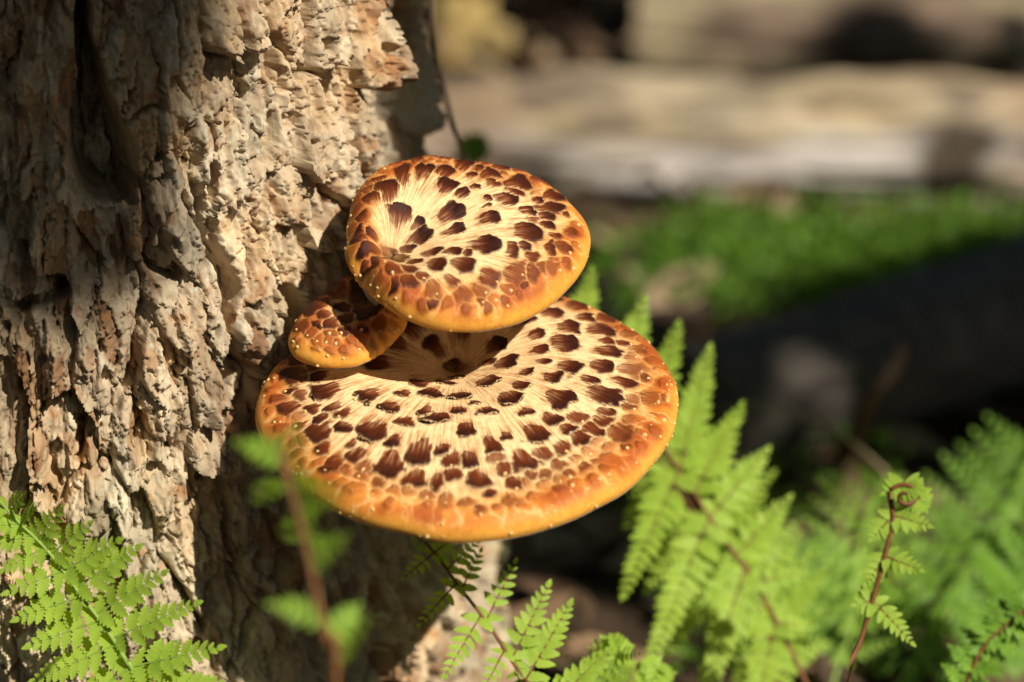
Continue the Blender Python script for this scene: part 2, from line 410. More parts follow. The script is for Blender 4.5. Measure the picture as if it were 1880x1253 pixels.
    rr = trunk_r(np.minimum(Z2, .5)) - .085 + .080*sstep(.80, .98, back) + .006*fbm(A*6, Z2*8, seed=5)
    rr = np.where(Z2 > .42, trunk_r(.42)-.004+.006*fbm(A*9, Z2*14, seed=6), rr)
    V = np.stack([rr*np.sin(A), -rr*np.cos(A), Z2-GROUND], -1).reshape(-1, 3)
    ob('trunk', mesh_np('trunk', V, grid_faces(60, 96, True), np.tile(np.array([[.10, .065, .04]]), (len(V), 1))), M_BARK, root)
    return root

# ------------------------------------------------------------------ mushrooms
def cap_frame(px, py, D, n, fpx, fpy):
    n = np.asarray(n, float); n /= np.linalg.norm(n)
    P0 = pix(px, py, D)
    e1 = np.cross(np.array([0, 1.0, 0]), n); e1 /= np.linalg.norm(e1); e2 = np.cross(n, e1)
    def un(a, b):
        d = pixray(a, b); t = ((P0-CAM) @ n)/(d @ n); return CAM + t*d
    O = un(fpx, fpy)
    def loc(a, b):
        p = un(a, b)-O; return np.array([p @ e1, p @ e2])
    return O, e1, e2, n, loc

def mushroom(name, label, frame, outline, M, N, t_edge, dep, dep_r, dome, seed, scales_fn, stem_to, tone=1.0, wart_n=120, stem_r=.016, crease=None, squash=(1, 0)):
    O, e1, e2, nn, loc = frame
    r_ = np.random.default_rng(seed)
    root = tag(empty(name, O), label, 'mushroom', 'scaly bracket mushrooms on the trunk')
    B = np.stack([e1, e2, nn], 1)     # columns
    oy = np.mean([min(p[1] for p in outline), max(p[1] for p in outline)])
    pts = np.array([loc(a_, oy+(b_-oy)*squash[0]+squash[1]) for a_, b_ in outline])
    ang = np.arctan2(pts[:, 1], pts[:, 0]); rad = np.hypot(pts[:, 0], pts[:, 1]); o = np.argsort(ang); ang, rad = ang[o], rad[o]
    phi = np.linspace(-np.pi, np.pi, N, endpoint=False)
    Rk = np.interp(phi, np.r_[ang[-1]-2*np.pi, ang, ang[0]+2*np.pi], np.r_[rad[-1], rad, rad[0]])
    k = np.exp(-.5*(np.arange(-(N//40), N//40+1)/(N/110.))**2); k /= k.sum(); h = len(k)//2
    Rk = np.convolve(np.r_[Rk[-h:], Rk, Rk[:h]], k, 'valid')
    Rk = Rk*(1+.006*vn(np.cos(phi)*6+9, np.sin(phi)*6+4, seed=seed))
    # radial parameter, denser towards the rim; goes around the rolled rim
    s = np.linspace(.012, 1, M)
    S, PH = np.meshgrid(s, phi, indexing='ij'); RR = np.broadcast_to(Rk, S.shape)
    te = np.minimum(t_edge, .35*RR)
    flat = RR-te                                   # radius where the roll starts
    arc = te*1.35
    Ls = S*(flat+arc)
    over = np.maximum(Ls-flat, 0)/arc              # 0..1 around the roll
    a = over*math.radians(112)
    r = np.where(Ls < flat, Ls, flat + te*np.sin(a))
    x, y = r*np.cos(PH), r*np.sin(PH)
    def top_z(x, y, r, RR):
        q = np.clip(r/RR, 0, 1)
        z = dome*(sstep(0, .55, q) - 1.2*sstep(.5, 1.0, q)*q) - dep*np.exp(-(r/dep_r)**2)
        if crease:
            c_ = loc(*crease[0]); dph = np.angle(np.exp(1j*(np.arctan2(y, x)-math.atan2(c_[1], c_[0]))))
            z = z - crease[1]*np.exp(-(dph*(r+.006)/(.0045+.0*r))**2)*sstep(.0, .006, r) + .5*crease[1]*np.exp(-((np.abs(dph)-.75)/.35)**2)*sstep(.0, .02, r)
        return z + .0022*fbm(x*30, y*30, seed=seed+3, o=2)
    z = top_z(x, y, r, RR) - np.where(Ls < flat, 0, te*.85*(1-np.cos(a))) + .55*te
    Q = np.stack([x, y, z], -1)
    # scale seeds: x, y, half tangential width, half radial length, darkness, curl, wart
    sd = scales_fn(r_, loc, phi, Rk)
    fx, fy = x.ravel(), y.ravel(); fr = np.hypot(fx, fy); fp = np.arctan2(fy, fx); fq = np.clip(S.ravel(), 0, 1)
    jit = 1.0*fbm(fx*260, fy*260, seed=seed+6, o=2)
    fib = fbm(fp*95, fr*60, seed=seed+8, o=3, g=.75)
    fib2 = fbm(fp*170, fr*120, seed=seed+9, o=2, g=.6)
    F1 = np.full(fx.shape, 9e9); F2 = F1.copy(); ID = np.zeros(fx.shape, int); T1 = np.zeros(fx.shape); S1 = np.zeros(fx.shape)
    wx = fx+.0019*fbm(fx*140, fy*140, seed=seed+11, o=4, g=.6); wy = fy+.0019*fbm(fx*140, fy*140, seed=seed+12, o=4, g=.6)
    for i, (cx, cy, hw, hl, dk, cu, wt) in enumerate(sd):
        cr = math.hypot(cx, cy); ux, uy = cx/cr, cy/cr
        dx, dy = wx-cx, wy-cy
        near = (np.abs(dx) < 4*max(hw, hl)) & (np.abs(dy) < 4*max(hw, hl))
        idx = np.nonzero(near)[0]
        tt = (dx[idx]*ux+dy[idx]*uy)/hl; ss = (-dx[idx]*uy+dy[idx]*ux)/hw
        ir = fbm(fx[idx]*190+i*3.1, fy[idx]*190, seed=seed+30, o=2)
        tin = np.where(tt < 0, tt*(.86+.42*fib[idx]), tt*(1.0+.16*fib2[idx]))
        ss = ss*(1.0+.30*ir)*(1.0+.38*np.clip(-tt, -.3, 1.2)); tin = tin+.26*ir+.10*np.abs(ss)*(1 if i % 3 else -1)
        d = (np.abs(ss)**2.3 + np.abs(tin)**2.3)**(1/2.3)
        n1 = d < F1[idx]
        F2[idx] = np.where(n1, F1[idx], np.minimum(F2[idx], d)); F1[idx] = np.where(n1, d, F1[idx])
        ID[idx] = np.where(n1, i, ID[idx]); T1[idx] = np.where(n1, tt, T1[idx]); S1[idx] = np.where(n1, ss, S1[idx])
    sda = np.array(sd)
    dk = sda[ID, 4]; cu = sda[ID, 5]
    gap = .10+.10*jit
    hard = np.minimum(1.0-F1, (F2-F1)*.8-gap)
    inner = sstep(.1, -1.0, T1)
    sw = .10+.42*(1-dk)
    core = sstep(-sw, sw*1.3, hard + .42*fib*inner + .14*fib2)
    tail = sstep(3.0, .8, F1)*sstep(.35, -.9, T1)*sstep(0.0, .35, (F2-F1))
    # colours
    cream = np.array([.88, .61, .315]); gold = np.array([.82, .44, .125]); orange = np.array([.64, .215, .030]); yel = np.array([.88, .43, .065])
    brown = np.array([.042, .0080, .0026]); rust = np.array([.36, .070, .010]); fibre = np.array([.44, .175, .05])
    edge_mm = (1-fq)*RR.ravel()*1000
    n_lo = fbm(fx*28, fy*28, seed=seed+14, o=3); n_md = fbm(fx*85, fy*85, seed=seed+15, o=3)
    cell = sstep(.02, .50, F2-F1+.22*fib2+.30*n_md+.12)               # inside of each scale cell, pale net between them
    col = np.broadcast_to(cream, (len(fx), 3)).copy()
    col = mixc(col, gold, sstep(34, 16, edge_mm+8*n_lo)*(.55+.45*cell))
    col = mixc(col, orange, sstep(25, 10, edge_mm+8*n_lo)*(.35+.65*cell)*.95)
    col = mixc(col, rust, sstep(-.30, .35, n_md)*sstep(26, 12, edge_mm+5*n_lo)*sstep(1.0, 6, edge_mm)*(.35+.65*cell)*.78)
    col = mixc(col, yel, sstep(9.5, 2.0, edge_mm+3.5*n_lo)*.92)
    streak = sstep(.0, .45, fib)*sstep(12, 25, edge_mm)
    col = mixc(col, fibre, streak*.55)
    col = mixc(col, cream*1.05, sstep(.0, -.5, fib)*sstep(12, 25, edge_mm)*.35)
    col = mixc(col, fibre*.72, tail*sstep(-.30, .30, fib+.25*fib2)*.92*sstep(6, 20, edge_mm))
    ss_n = fbm(fx*300, fy*300, seed=seed+19, o=2)
    sc_col = brown + (rust-brown)*(1-dk)[:, None]
    sc_col = mixc(sc_col, rust*.52, sstep(.35, -.8, T1+.45*fib)*.72)
    sc_col = mixc(sc_col, brown*.6, sstep(.25, .75, T1+.3*ss_n)*dk*.8)
    sc_col = sc_col*(1+.30*fib2[:, None])
    op = core*(.50+.50*np.clip(dk*1.35, 0, 1))*(1-.42*inner*sstep(-.1, .5, -fib-.3*fib2))
    halo = sstep(-.55, .05, hard+.25*n_md)*sstep(34, 14, edge_mm)*sstep(2, 9, edge_mm); col = mixc(col, rust, halo*.55*(1-core))
    col = mixc(col, sc_col, op)
    cen = sstep(.012, .003, fr)*.5; col = mixc(col, fibre, cen*sstep(-.2, .4, fib))
    col = np.clip(col*tone, 0, .95)
    # faint relief: fibres, pillowy scale cells
    zoff = .00030*core + .00026*fib*sstep(10, 25, edge_mm) + .00018*sstep(-.3, .25, hard)*sstep(26, 12, edge_mm)
    Q2 = Q.reshape(-1, 3).copy(); Q2[:, 2] += zoff
    W = Q2 @ B.T
    uv = np.stack([fr*9, fp, 0*fr], -1)
    F = grid_faces(M, N, True)
    # faces are (ring j, angle i)
    cV = np.vstack([W, (np.array([0, 0, Q2[:N, 2].mean()-.0004])) @ B.T]); ci = len(W)
    i = np.arange(0, N, 2); fan = np.stack([np.full(len(i), ci), i, (i+1) % N, (i+2) % N], 1)
    cF = np.vstack([F, fan])
    cap = ob('cap', mesh_np('cap', cV, cF, np.vstack([col, col[:1]]), np.vstack([uv, uv[:1]])), M_CAP, root)
    # scales lifted off the cap, one object each
    hs = hard + .20*fib*inner - .12*(1-dk)
    qf = F[hs[F].mean(1) > .02]; lab = ID[qf[:, 0]]
    order = np.argsort(lab, kind='stable'); cuts = np.searchsorted(lab[order], np.arange(len(sd)+1))
    for i in range(len(sd)):
        fqs = qf[order[cuts[i]:cuts[i+1]]]
        if len(fqs) < 6: continue
        us, inv = np.unique(fqs, return_inverse=True); inv = inv.reshape(-1, 4)
        T = np.clip(T1[us], -1, 1.2)
        lift = .00008 + (.00012+.00028*max(0, sd[i][4]-.5))*sstep(0, .3, hard[us]) + sd[i][5]*sstep(-.2, 1.05, T)**1.6*(.55+.45*vn(us*.13, us*0, seed=3)*0+.45*np.sin(S1[us]*5+i))
        V = Q2[us].copy(); V[:, 2] += lift
        nv = len(us)
        e = np.vstack([inv[:, [0, 1]], inv[:, [1, 2]], inv[:, [2, 3]], inv[:, [3, 0]]])
        key = np.sort(e, 1); ku, ix, ct = np.unique(key[:, 0]*nv+key[:, 1], return_index=True, return_counts=True)
        be = e[ix[ct == 1]]
        bv = np.unique(be); mp = -np.ones(nv, int); mp[bv] = nv+np.arange(len(bv))
        Vb = V[bv].copy(); thick = .0006 if sd[i][5] > .0005 else 0
        Vb[:, 2] = Vb[:, 2]-thick if thick else Q2[us][bv, 2]-.0002
        sk = np.stack([be[:, 1], be[:, 0], mp[be[:, 0]], mp[be[:, 1]]], 1)
        VV = np.vstack([V, Vb]) @ B.T
        cc = col[us]; cc = np.vstack([cc, cc[bv]*.9])
        ob('scale', mesh_np('scale', VV, np.vstack([inv, sk]), cc, np.vstack([uv[us], uv[us][bv]])), M_CAP, root)
    # warts: small pale pimples near the rim
    WV, WF, nw = [], [], 0
    def wart(j, i2, sz):
        nonlocal nw
        p = Q2[j*N+i2]; dj = Q2[min(j+1, M-1)*N+i2]-Q2[(j-1)*N+i2]; di = Q2[j*N+(i2+2) % N]-Q2[j*N+(i2-2) % N]
        nr_ = np.cross(dj, di); nr_ /= np.linalg.norm(nr_)+1e-12
        if nr_[2] < 0 and j < M-12: nr_ = -nr_
        t1 = dj/np.linalg.norm(dj); t2 = np.cross(nr_, t1); k_ = 7
        aa = np.arange(k_)*2*np.pi/k_; jr = r_.uniform(.7, 1.3, k_)
        ring0 = p - nr_*sz*.3 + sz*jr[:, None]*(np.cos(aa)[:, None]*t1+np.sin(aa)[:, None]*t2)
        ring1 = p + nr_*sz*.45 + .62*sz*jr[:, None]*(np.cos(aa)[:, None]*t1+np.sin(aa)[:, None]*t2)
        tp = p + nr_*sz*.75 + t1*sz*r_.uniform(-.2, .4)
        WV.append(np.vstack([ring0, ring1, tp[None]]))
        for m in range(k_):
            m2 = (m+1) % k_
            WF.append((nw+m, nw+m2, nw+k_+m2)); WF.append((nw+m, nw+k_+m2, nw+k_+m)); WF.append((nw+k_+m, nw+k_+m2, nw+2*k_))
        nw += 2*k_+1
    for _ in range(wart_n):
        i2 = int(r_.integers(0, N)); em = abs(r_.normal(0, 6))+.3
        R_ = Rk[i2]; j = int(np.clip((1-em/1000/R_)*M, 3, M-4)); wart(j, i2, .00042+.0008*r_.random()**2)
    for (cx, cy, hw, hl, dk_, cu_, wt) in sd:
        if wt:
            cr = math.hypot(cx, cy)+hl*.55; p_ = math.atan2(cy, cx); i2 = int((p_+np.pi)/(2*np.pi)*N) % N
            j = int(np.clip(cr/(Rk[i2]+.35*min(t_edge, .35*Rk[i2]))*M, 3, M-4)); wart(j, i2, r_.uniform(.0008, .0013))
    if WV:
        tag(ob('warts', mesh_np('warts', np.vstack(WV) @ B.T, np.array(WF)), M_WART, root), kind='stuff')
    # pore surface below
    mu = 40; su = np.linspace(1, .04, mu); Su, Pu = np.meshgrid(su, phi[::2], indexing='ij'); Ru = np.broadcast_to(Rk[::2], Su.shape)
    last = Q2[(M-1)*N:(M-1)*N+N:2]
    rl = np.hypot(last[:, 0], last[:, 1]); ru = Su*rl[None]
    zu = last[:, 2][None] - .010*(1-Su)**1.0 - .012*sstep(.5, .0, Su)
    zu[0] -= .0002
    U = np.stack([ru*np.cos(Pu), ru*np.sin(Pu), zu], -1).reshape(-1, 3) @ B.T
    ob('pore_surface', mesh_np('pore_surface', U, grid_faces(mu, N//2, True)), M_PORE, root)
    # stem: from under the middle back into the trunk
    p0 = (np.array([0, 0, -dep-.012]) @ B.T); p2 = np.asarray(stem_to)-O; p1 = p0*.45+p2*.55-np.array([0, 0, .010])
    cv = bez([p0, p1, p2], 14); tr = np.linspace(1.15, .85, 14)*stem_r
    ob('stem', mesh_np('stem', *tube(cv, tr, 20)), M_PORE, root)
    return root

def scale_field(rows, pack, manual=()):
    """rows: (fraction of radius, half width mm, half length mm, darkness, curl mm, wart chance, spacing factor)"""
    def fn(r_, loc, phi, Rk):
        out = []
        for (px, py, hw, hl, dk, cu) in manual:
            c = loc(px, py); ax = (loc(px+hw/2, py)-loc(px-hw/2, py))/2; ay = (loc(px, py+hl/2)-loc(px, py-hl/2))/2
            rv = c/np.linalg.norm(c); tv = np.array([-rv[1], rv[0]])
            zf = r_.uniform(.92, 1.22)
            out.append((c[0], c[1], zf*max(.0016, math.hypot(ax@tv, ay@tv)), zf*max(.0018, math.hypot(ax@rv, ay@rv)), dk, cu*.001*r_.uniform(.5, 1.4), dk < .8 and r_.random() < .6))
        for (q, hw, hl, dk, cu, wc, sp) in rows:
            a = r_.uniform(0, 2*np.pi); a0 = a
            while a < a0+2*np.pi:
                p_ = (a+np.pi) % (2*np.pi)-np.pi
                R_ = np.interp(p_, phi, Rk); rr = R_*(q+r_.normal(0, .016))
                h_ = hw*r_.uniform(.68, 1.32); l_ = hl*r_.uniform(.75, 1.25)
                x, y = rr*math.cos(p_), rr*math.sin(p_)
                step = 2*h_*.001*sp/max(rr, .006)
                if all(((x-s[0])**2+(y-s[1])**2) > (.72*(.5*(s[2]+s[3])+.0005*(h_+l_))*pack)**2 for s in out):
                    out.append((x, y, h_*.001, l_*.001, float(np.clip(dk+r_.normal(0, .20), .05, 1)), cu*.001*r_.uniform(.3, 1.3), r_.random() < wc))
                a += step*r_.uniform(.85, 1.2)
        return out
    return fn

def build_mushrooms():
    # large lower cap
    fr = cap_frame(860, 740, 1.125, (0.0, -math.sin(math.radians(15)), math.cos(math.radians(15))), 838, 668)
    outline = [(1247,725),(1241,770),(1215,830),(1165,885),(1090,935),(1000,972),(930,988),(870,993),(800,989),(720,974),(640,946),(560,902),(505,850),
               (475,797),(467,752),(478,708),(508,672),(560,640),(620,612),(700,575),(770,548),(850,533),(940,528),(1000,533),(1045,543),(1110,566),(1180,610),(1226,664)]
    Z = lambda L, k, ox, oy: [(ox+k*a, oy+k*b, k*w_, k*h_, dk, cu) for (a, b, w_, h_, dk, cu) in L]
    man = [(245,445,80,50,.9,0),(225,512,120,60,.95,0),(355,592,110,80,.95,1.2),(200,642,95,55,.85,0),(525,622,105,45,1,2.2),(620,675,85,36,1,2),(330,740,120,66,.9,.4),(250,712,60,36,.7,0),(545,768,140,70,.95,2.2),
      (340,808,62,50,.75,0),(475,857,100,56,.9,.3),(385,876,74,70,.8,0),(622,892,115,78,.92,.3),(745,862,100,72,.95,.4),(838,852,84,38,.95,.8),(728,946,80,52,.8,0),(815,957,66,62,.8,0),(880,926,64,54,.75,0),
      (975,946,110,70,.85,0),(1090,910,66,50,.7,0),(1180,882,130,68,.9,.3),(1040,832,76,72,.92,.5),(930,772,76,62,1,1.0),(812,722,110,56,1,2.0),(765,690,64,50,.95,1.5),(1020,690,110,34,1,1.2),(905,684,76,28,1,1),
      (792,582,76,52,1,1.2),(735,540,76,36,.95,1.2),(852,516,90,32,1,1.2),(912,596,100,36,1,1.4),(1020,532,120,38,1,1.3),(1100,452,96,58,1,1),(892,470,76,26,.95,.8),(1060,377,76,48,1,.8),(1030,430,60,26,.9,.5),
      (1110,634,120,36,1,1.6),(1162,580,70,38,.95,1),(1295,552,70,48,1,.7),(1322,634,130,58,1,1.6),(1292,716,76,38,.95,.8),(1222,772,130,70,.95,1),(1356,507,100,68,.95,.6),(1342,402,105,72,1,.8),(1226,370,74,48,.95,.6),
      (1160,302,96,58,.95,.4),(1287,277,94,72,.9,.3),(1357,332,86,48,.95,.4),(1277,200,86,60,.85,0),(1390,217,96,70,.85,0),(1490,327,116,58,.9,.2),(1506,266,104,42,.8,0),(1530,426,116,48,.95,.3),(1490,492,84,48,.95,.3),
      (1582,546,90,38,.85,.2),(1617,490,104,48,.55,0),(1502,612,165,58,.95,.5),(1690,602,94,62,.45,0),(1512,680,76,38,.85,.2),(1460,752,100,52,.85,.2),(1400,782,76,60,.85,.2),(1565,752,80,90,.65,0),(1240,432,66,30,.9,.5),
      (1252,482,60,26,.9,.5),(682,606,60,28,.9,1),(565,482,100,44,.9,.4),(470,462,120,58,.9,.2),(880,416,90,36,.95,.4),(920,312,70,70,.8,0),(802,372,76,48,.85,0),(700,332,100,60,.85,0),(620,392,120,48,.9,0),
      (1440,560,70,34,.9,.6),(1190,520,70,30,.95,.8),(1180,690,60,26,.95,.8),(960,640,60,24,.9,1),(680,740,80,30,.85,.8),(430,690,70,34,.75,.2),(1330,820,76,48,.7,0),(1100,790,50,40,.9,.5),(1640,400,70,40,.5,0),(1600,330,80,40,.5,0)]
    rows = [(.70,5.0,4.2,.86,.1,.25,1.0),(.76,4.4,4.0,.74,0,.35,1.05),(.82,4.0,3.6,.52,0,.5,1.1),(.87,3.4,3.0,.34,0,.5,1.2),(.92,2.8,2.4,.18,0,.3,1.5)]
    mushroom('bracket_mushroom', 'largest orange cap with brown scales, lowest of the three mushrooms on the trunk', fr, outline, 235, 1180, .0095, .009, .022, .005, 101,
             scale_field(rows, 1.0, Z(man, .4468, 440, 480)), pix(690, 700, 1.235), 1.0, 190, .020, None, (.945, -5))
    # upper cap
    t = math.radians(24)
    fr = cap_frame(870, 445, 1.125, (.10, -math.sin(t), math.cos(t)), 722, 462)
    outline = [(1087,430),(1081,470),(1061,505),(1026,540),(976,572),(920,592),(860,602),(800,597),(745,579),(702,552),(676,522),(664,494),(642,477),(633,460),(642,432),(643,385),
               (655,342),(690,309),(740,291),(800,284),(870,290),(940,305),(1000,330),(1046,362),(1076,395)]
    man = [(570,285,120,135,1,.2),(692,282,96,84,.95,.2),(440,305,96,160,.9,.1),(345,412,130,110,.85,0),(250,440,150,70,.85,0),(610,152,110,80,.9,0),(702,182,84,70,.9,0),(802,222,104,84,.95,.1),(882,242,84,60,.95,.1),
      (962,287,100,70,.95,.2),(932,182,136,58,.9,0),(1022,232,104,58,.9,0),(692,382,120,92,1,.8),(792,424,100,62,1,1),(432,512,150,84,.95,.8),(722,532,140,60,1,1),(542,562,80,50,1,1),(545,622,140,38,1,1.2),
      (742,622,110,50,1,1),(952,577,130,72,1,.9),(1062,452,146,108,1,.6),(932,506,70,28,.95,.6),(942,462,66,36,.95,.5),(1122,332,196,96,.95,.4),(1322,397,156,58,.9,.1),(1322,477,156,70,.95,.2),(1292,540,108,58,.95,.2),
      (1282,592,94,48,.95,.2),(1182,652,160,150,.95,.4),(1092,762,80,100,.9,.2),(1152,742,90,46,.9,.1),(922,732,180,92,1,.6),(822,772,80,40,.9,.4),(745,757,92,50,.95,.5),(632,722,110,50,.95,.6),(640,822,126,92,.95,.3),
      (802,842,136,72,.9,.2),(482,852,104,72,.85,0),(515,757,90,52,.9,.2),(382,872,96,62,.7,0),(552,907,76,62,.7,0),(737,932,80,72,.65,0),(962,912,116,90,.7,0),(622,977,84,100,.5,0),(800,992,76,84,.5,0),(907,972,92,72,.5,0),
      (1112,882,96,110,.6,0),(1212,862,90,104,.65,0),(1402,502,66,40,.8,0),(1342,652,96,50,.8,0),(1382,712,96,50,.7,0),(1432,612,72,50,.65,0),(1412,792,60,50,.45,0),(1332,832,66,70,.5,0),(520,205,76,76,.85,0),(400,195,90,60,.75,0),
      (1150,230,120,50,.8,0),(1250,290,110,50,.8,0),(420,690,190,40,1,1.2),(330,735,150,36,1,1),(480,660,160,26,1,1),(240,700,120,60,.95,.3),(180,650,80,70,.95,0),(210,540,60,60,.8,0),(250,620,90,60,.9,0),(1380,340,90,44,.7,0),(860,390,60,30,.9,.5),(850,300,70,44,.9,.3)]
    rows = [(.70,4.2,3.5,.86,.0,.3,1.0),(.78,3.5,3.0,.70,0,.4,1.05),(.845,3.0,2.6,.48,0,.5,1.1),(.90,2.4,2.2,.25,0,.3,1.4)]
    mushroom('bracket_mushroom', 'round orange cap with brown scales, topmost of the three mushrooms', fr, outline, 190, 960, .0085, .008, .018, .005, 202,
             scale_field(rows, 1.0, Z(man, .3112, 600, 250)), pix(668, 430, 1.27), 1.0, 34, .011, ((650, 500), .0045, .20), (.945, 0))
    # small cap between
    t = math.radians(22)
    fr = cap_frame(630, 600, 1.130, (-.10, -math.sin(t), math.cos(t)), 672, 560)
    outline = [(527,628),(538,652),(572,668),(610,671),(650,664),(690,645),(720,621),(742,598),(748,575),(735,545),(705,520),(668,508),(640,507),(610,524),(575,558),(543,592)]
    man = [(390,140,150,130,1,0),(500,160,90,110,1,0),(525,232,140,96,1,0),(440,228,70,70,.95,0),(350,268,66,52,.85,0),(380,302,66,52,.85,0),(445,277,56,52,.85,0),(265,302,80,52,.7,0),(300,335,60,44,.5,0),(390,330,60,40,.5,0),
      (310,210,130,90,1,0),(480,340,60,44,.35,0),(335,357,56,40,.3,0),(420,90,90,60,1,0),(580,290,70,50,.6,0)]
    rows = [(.64,3.2,2.8,.8,0,.6,1.05),(.78,2.8,2.4,.45,0,.9,1.1),(.89,2.2,1.8,.22,0,.8,1.5)]
    mushroom('bracket_mushroom', 'smallest orange brown cap with dark scales, between the two larger mushrooms', fr, outline, 120, 480, .0065, .004, .010, .003, 303,
             scale_field(rows, 1.0, Z(man, .4468, 440, 480)), pix(650, 600, 1.235), 1.0, 26, .012, None, (.95, -2))

# ------------------------------------------------------------------ ferns
def leaf_mesh(name, lobes, wid, tooth, n_sub=3, curl=.06, mat=None):
    """unit-length pinnule along +X, lobed margin"""
    ts = [0.0]; ws = [.45]
    for k in range(lobes):
        a = (k+.12)/lobes; b = (k+.55)/lobes; c = (k+.9)/lobes
        for t_, f in ((a, 1-tooth), (b, 1.0), (c, .92)):
            ts.append(t_); ws.append(f)
    ts.append(1.0); ws.append(.12)
    V = []; F = []
    for t_, f in zip(ts, ws):
        w_ = wid*f*(math.sin(math.pi*min(1, .30+.70*t_**.9))**.62 if t_ < 1 else .05)
        w_ = max(w_, .01)
        zc = curl*math.sin(t_*2.2) - .02
        sh = .10*f if tooth > 0 else 0.02
        V += [(t_+sh*w_, w_, zc+.05*w_), (t_, 0, zc-.10*wid), (t_+sh*w_, -w_, zc+.05*w_)]
    n = len(ts)
    for j in range(n-1):
        a = j*3
        F += [(a, a+1, a+4, a+3), (a+1, a+2, a+5, a+4)]
    return mesh_np(name, np.array(V), np.array(F))
LEAF_L = [leaf_mesh('pinnule', 5, .325+.02*k, .40, curl=.05+.03*k) for k in range(3)]
LEAF_R = [leaf_mesh('pinnule', 4, .26+.02*k, .14, curl=.08+.04*k) for k in range(3)]

def frame_mat(p, x, nrm, scale):
    x = x/np.linalg.norm(x); z = nrm - (nrm @ x)*x; z /= np.linalg.norm(z); y = np.cross(z, x)
    m = np.eye(4); m[:3, 0] = x*scale; m[:3, 1] = y*scale; m[:3, 2] = z*scale; m[:3, 3] = p
    return m
def pinna_points(L, pairs, plen, droop, r_):
    """list of (pos, dir, length) in pinna space (x along, y side)"""
    out = []
    for k in range(pairs):
        t = .05+.90*(k/(pairs-1))**.78; pr = plen*(1-t)**.62*(.72+.28*min(1, t*6+.4))+.06*plen
        an = math.radians(72-28*t)
        for sgn in (1, -1):
            tt = t+(.012 if sgn < 0 else 0)
            pos = np.array([L*tt, 0, -droop*L*tt*tt]); a = an+r_.normal(0, .05)
            d = np.array([math.cos(a), sgn*math.sin(a), -.12+r_.normal(0, .06)])
            out.append((pos, d, pr*r_.uniform(.9, 1.08)))
    tp = np.array([L*.94, 0, -droop*L*.9]); out.append((tp, np.array([1, 0, -.1]), plen*.42))
    return out
def make_pinna(root, P0, P1, nrm, kind, separate, r_, mats, wfac=1.0, pairs=None, space=None):
    P0, P1 = np.asarray(P0), np.asarray(P1); x = P1-P0; L = np.linalg.norm(x); base = np.asarray(root.location)
    m = frame_mat(P0-base, x, nrm, 1.0)
    droop = .08
    if pairs is None: pairs = max(6, int(round(L/(space or (.0049 if kind == 'L' else .0047)))))
    plen = (.30 if kind == 'L' else .26)*max(L, .03)*wfac if kind != 'L' else .0122*wfac*min(1, L/.036)**.5
    if kind == 'R': plen = min(plen, .0135*wfac)
    pl = pinna_points(L, pairs, plen, droop, r_)
    xs = np.linspace(0, .96, 8)*L
    rib = np.stack([xs, 0*xs, -droop*xs*xs/L - .0002], -1)
    tv, tf = tube(rib, np.linspace(.00055, .00018, 8), 5, False)
    if separate:
        o = ob('pinna', mesh_np('pinna', tv, tf), mats[1], root); o.matrix_local = Matrix(m.tolist())
        for q, (pos, d, ln) in enumerate(pl):
            me = (LEAF_L if kind == 'L' else LEAF_R)[int(r_.integers(0, 3))]
            c = ob('pinnule', me, mats[0], o); c.matrix_local = Matrix(frame_mat(pos, d, np.array([r_.normal(0, .10), r_.normal(0, .10), 1.0]), ln).tolist())
        return o
    VV = [tv]; FF = [tf]; nv = len(tv)
    for (pos, d, ln) in pl:
        me = (LEAF_L if kind == 'L' else LEAF_R)[int(r_.integers(0, 3))]
        key = me.name
        if key not in _LC:
            vv = np.zeros(len(me.vertices)*3, np.float32); me.vertices.foreach_get('co', vv)
            ff = np.zeros(len(me.loops), np.int32); me.loops.foreach_get('vertex_index', ff); _LC[key] = (vv.reshape(-1, 3), ff.reshape(-1, 4))
        vv, ff = _LC[key]
        fm = frame_mat(pos, d, np.array([r_.normal(0, .10), r_.normal(0, .10), 1.0]), ln)
        VV.append(vv @ fm[:3, :3].T + fm[:3, 3]); FF.append(ff+nv); nv += len(vv)
    o = ob('pinna', mesh_np('pinna', np.vstack(VV), np.vstack(FF)), mats[0], root); o.matrix_local = Matrix(m.tolist())
    return o
_LC = {}
def frond(name, label, rachis, foot, pinnae, nrm, kind='R', separate=False, seed=1, mats=None, rad=(.0012, .0005), wfac=1.0, group=None, cat='fern', space=None):
    """rachis: [(px,py,D)..] tip first; foot: world xy where it meets the soil; pinnae: (base px,py, tip px,py, D base, D tip)"""
    r_ = np.random.default_rng(seed); mats = mats or (M_FERN, M_RACHIS)
    pts = [pix(*p) for p in rachis]
    f = np.array([foot[0], foot[1], GROUND-.02]) if foot is not None else None
    if f is not None:
        mid = pts[-1]*.5+f*.5 + .12*(pts[-1]-pts[-2]); pts = pts+[mid, f]
    cv = bez(pts, 44)
    root = tag(empty(name, cv[-1]), label, cat, group)
    v, fa = tube(cv-cv[-1], np.linspace(rad[1], rad[0], len(cv)), 7)
    ob('rachis', mesh_np('rachis', v, fa), mats[1], root)
    nrm = np.asarray(nrm, float)
    for (a, b, c, d, D0, D1) in pinnae:
        P0 = pix(a, b, D0)
        k = np.argmin(np.linalg.norm(cv-P0, axis=1)); 
        if np.linalg.norm(cv[k]-P0) < .02: P0 = cv[k]
        make_pinna(root, P0, pix(c, d, D1), nrm + r_.normal(0, .12, 3), kind, separate, r_, mats, wfac, None, space)
    return root
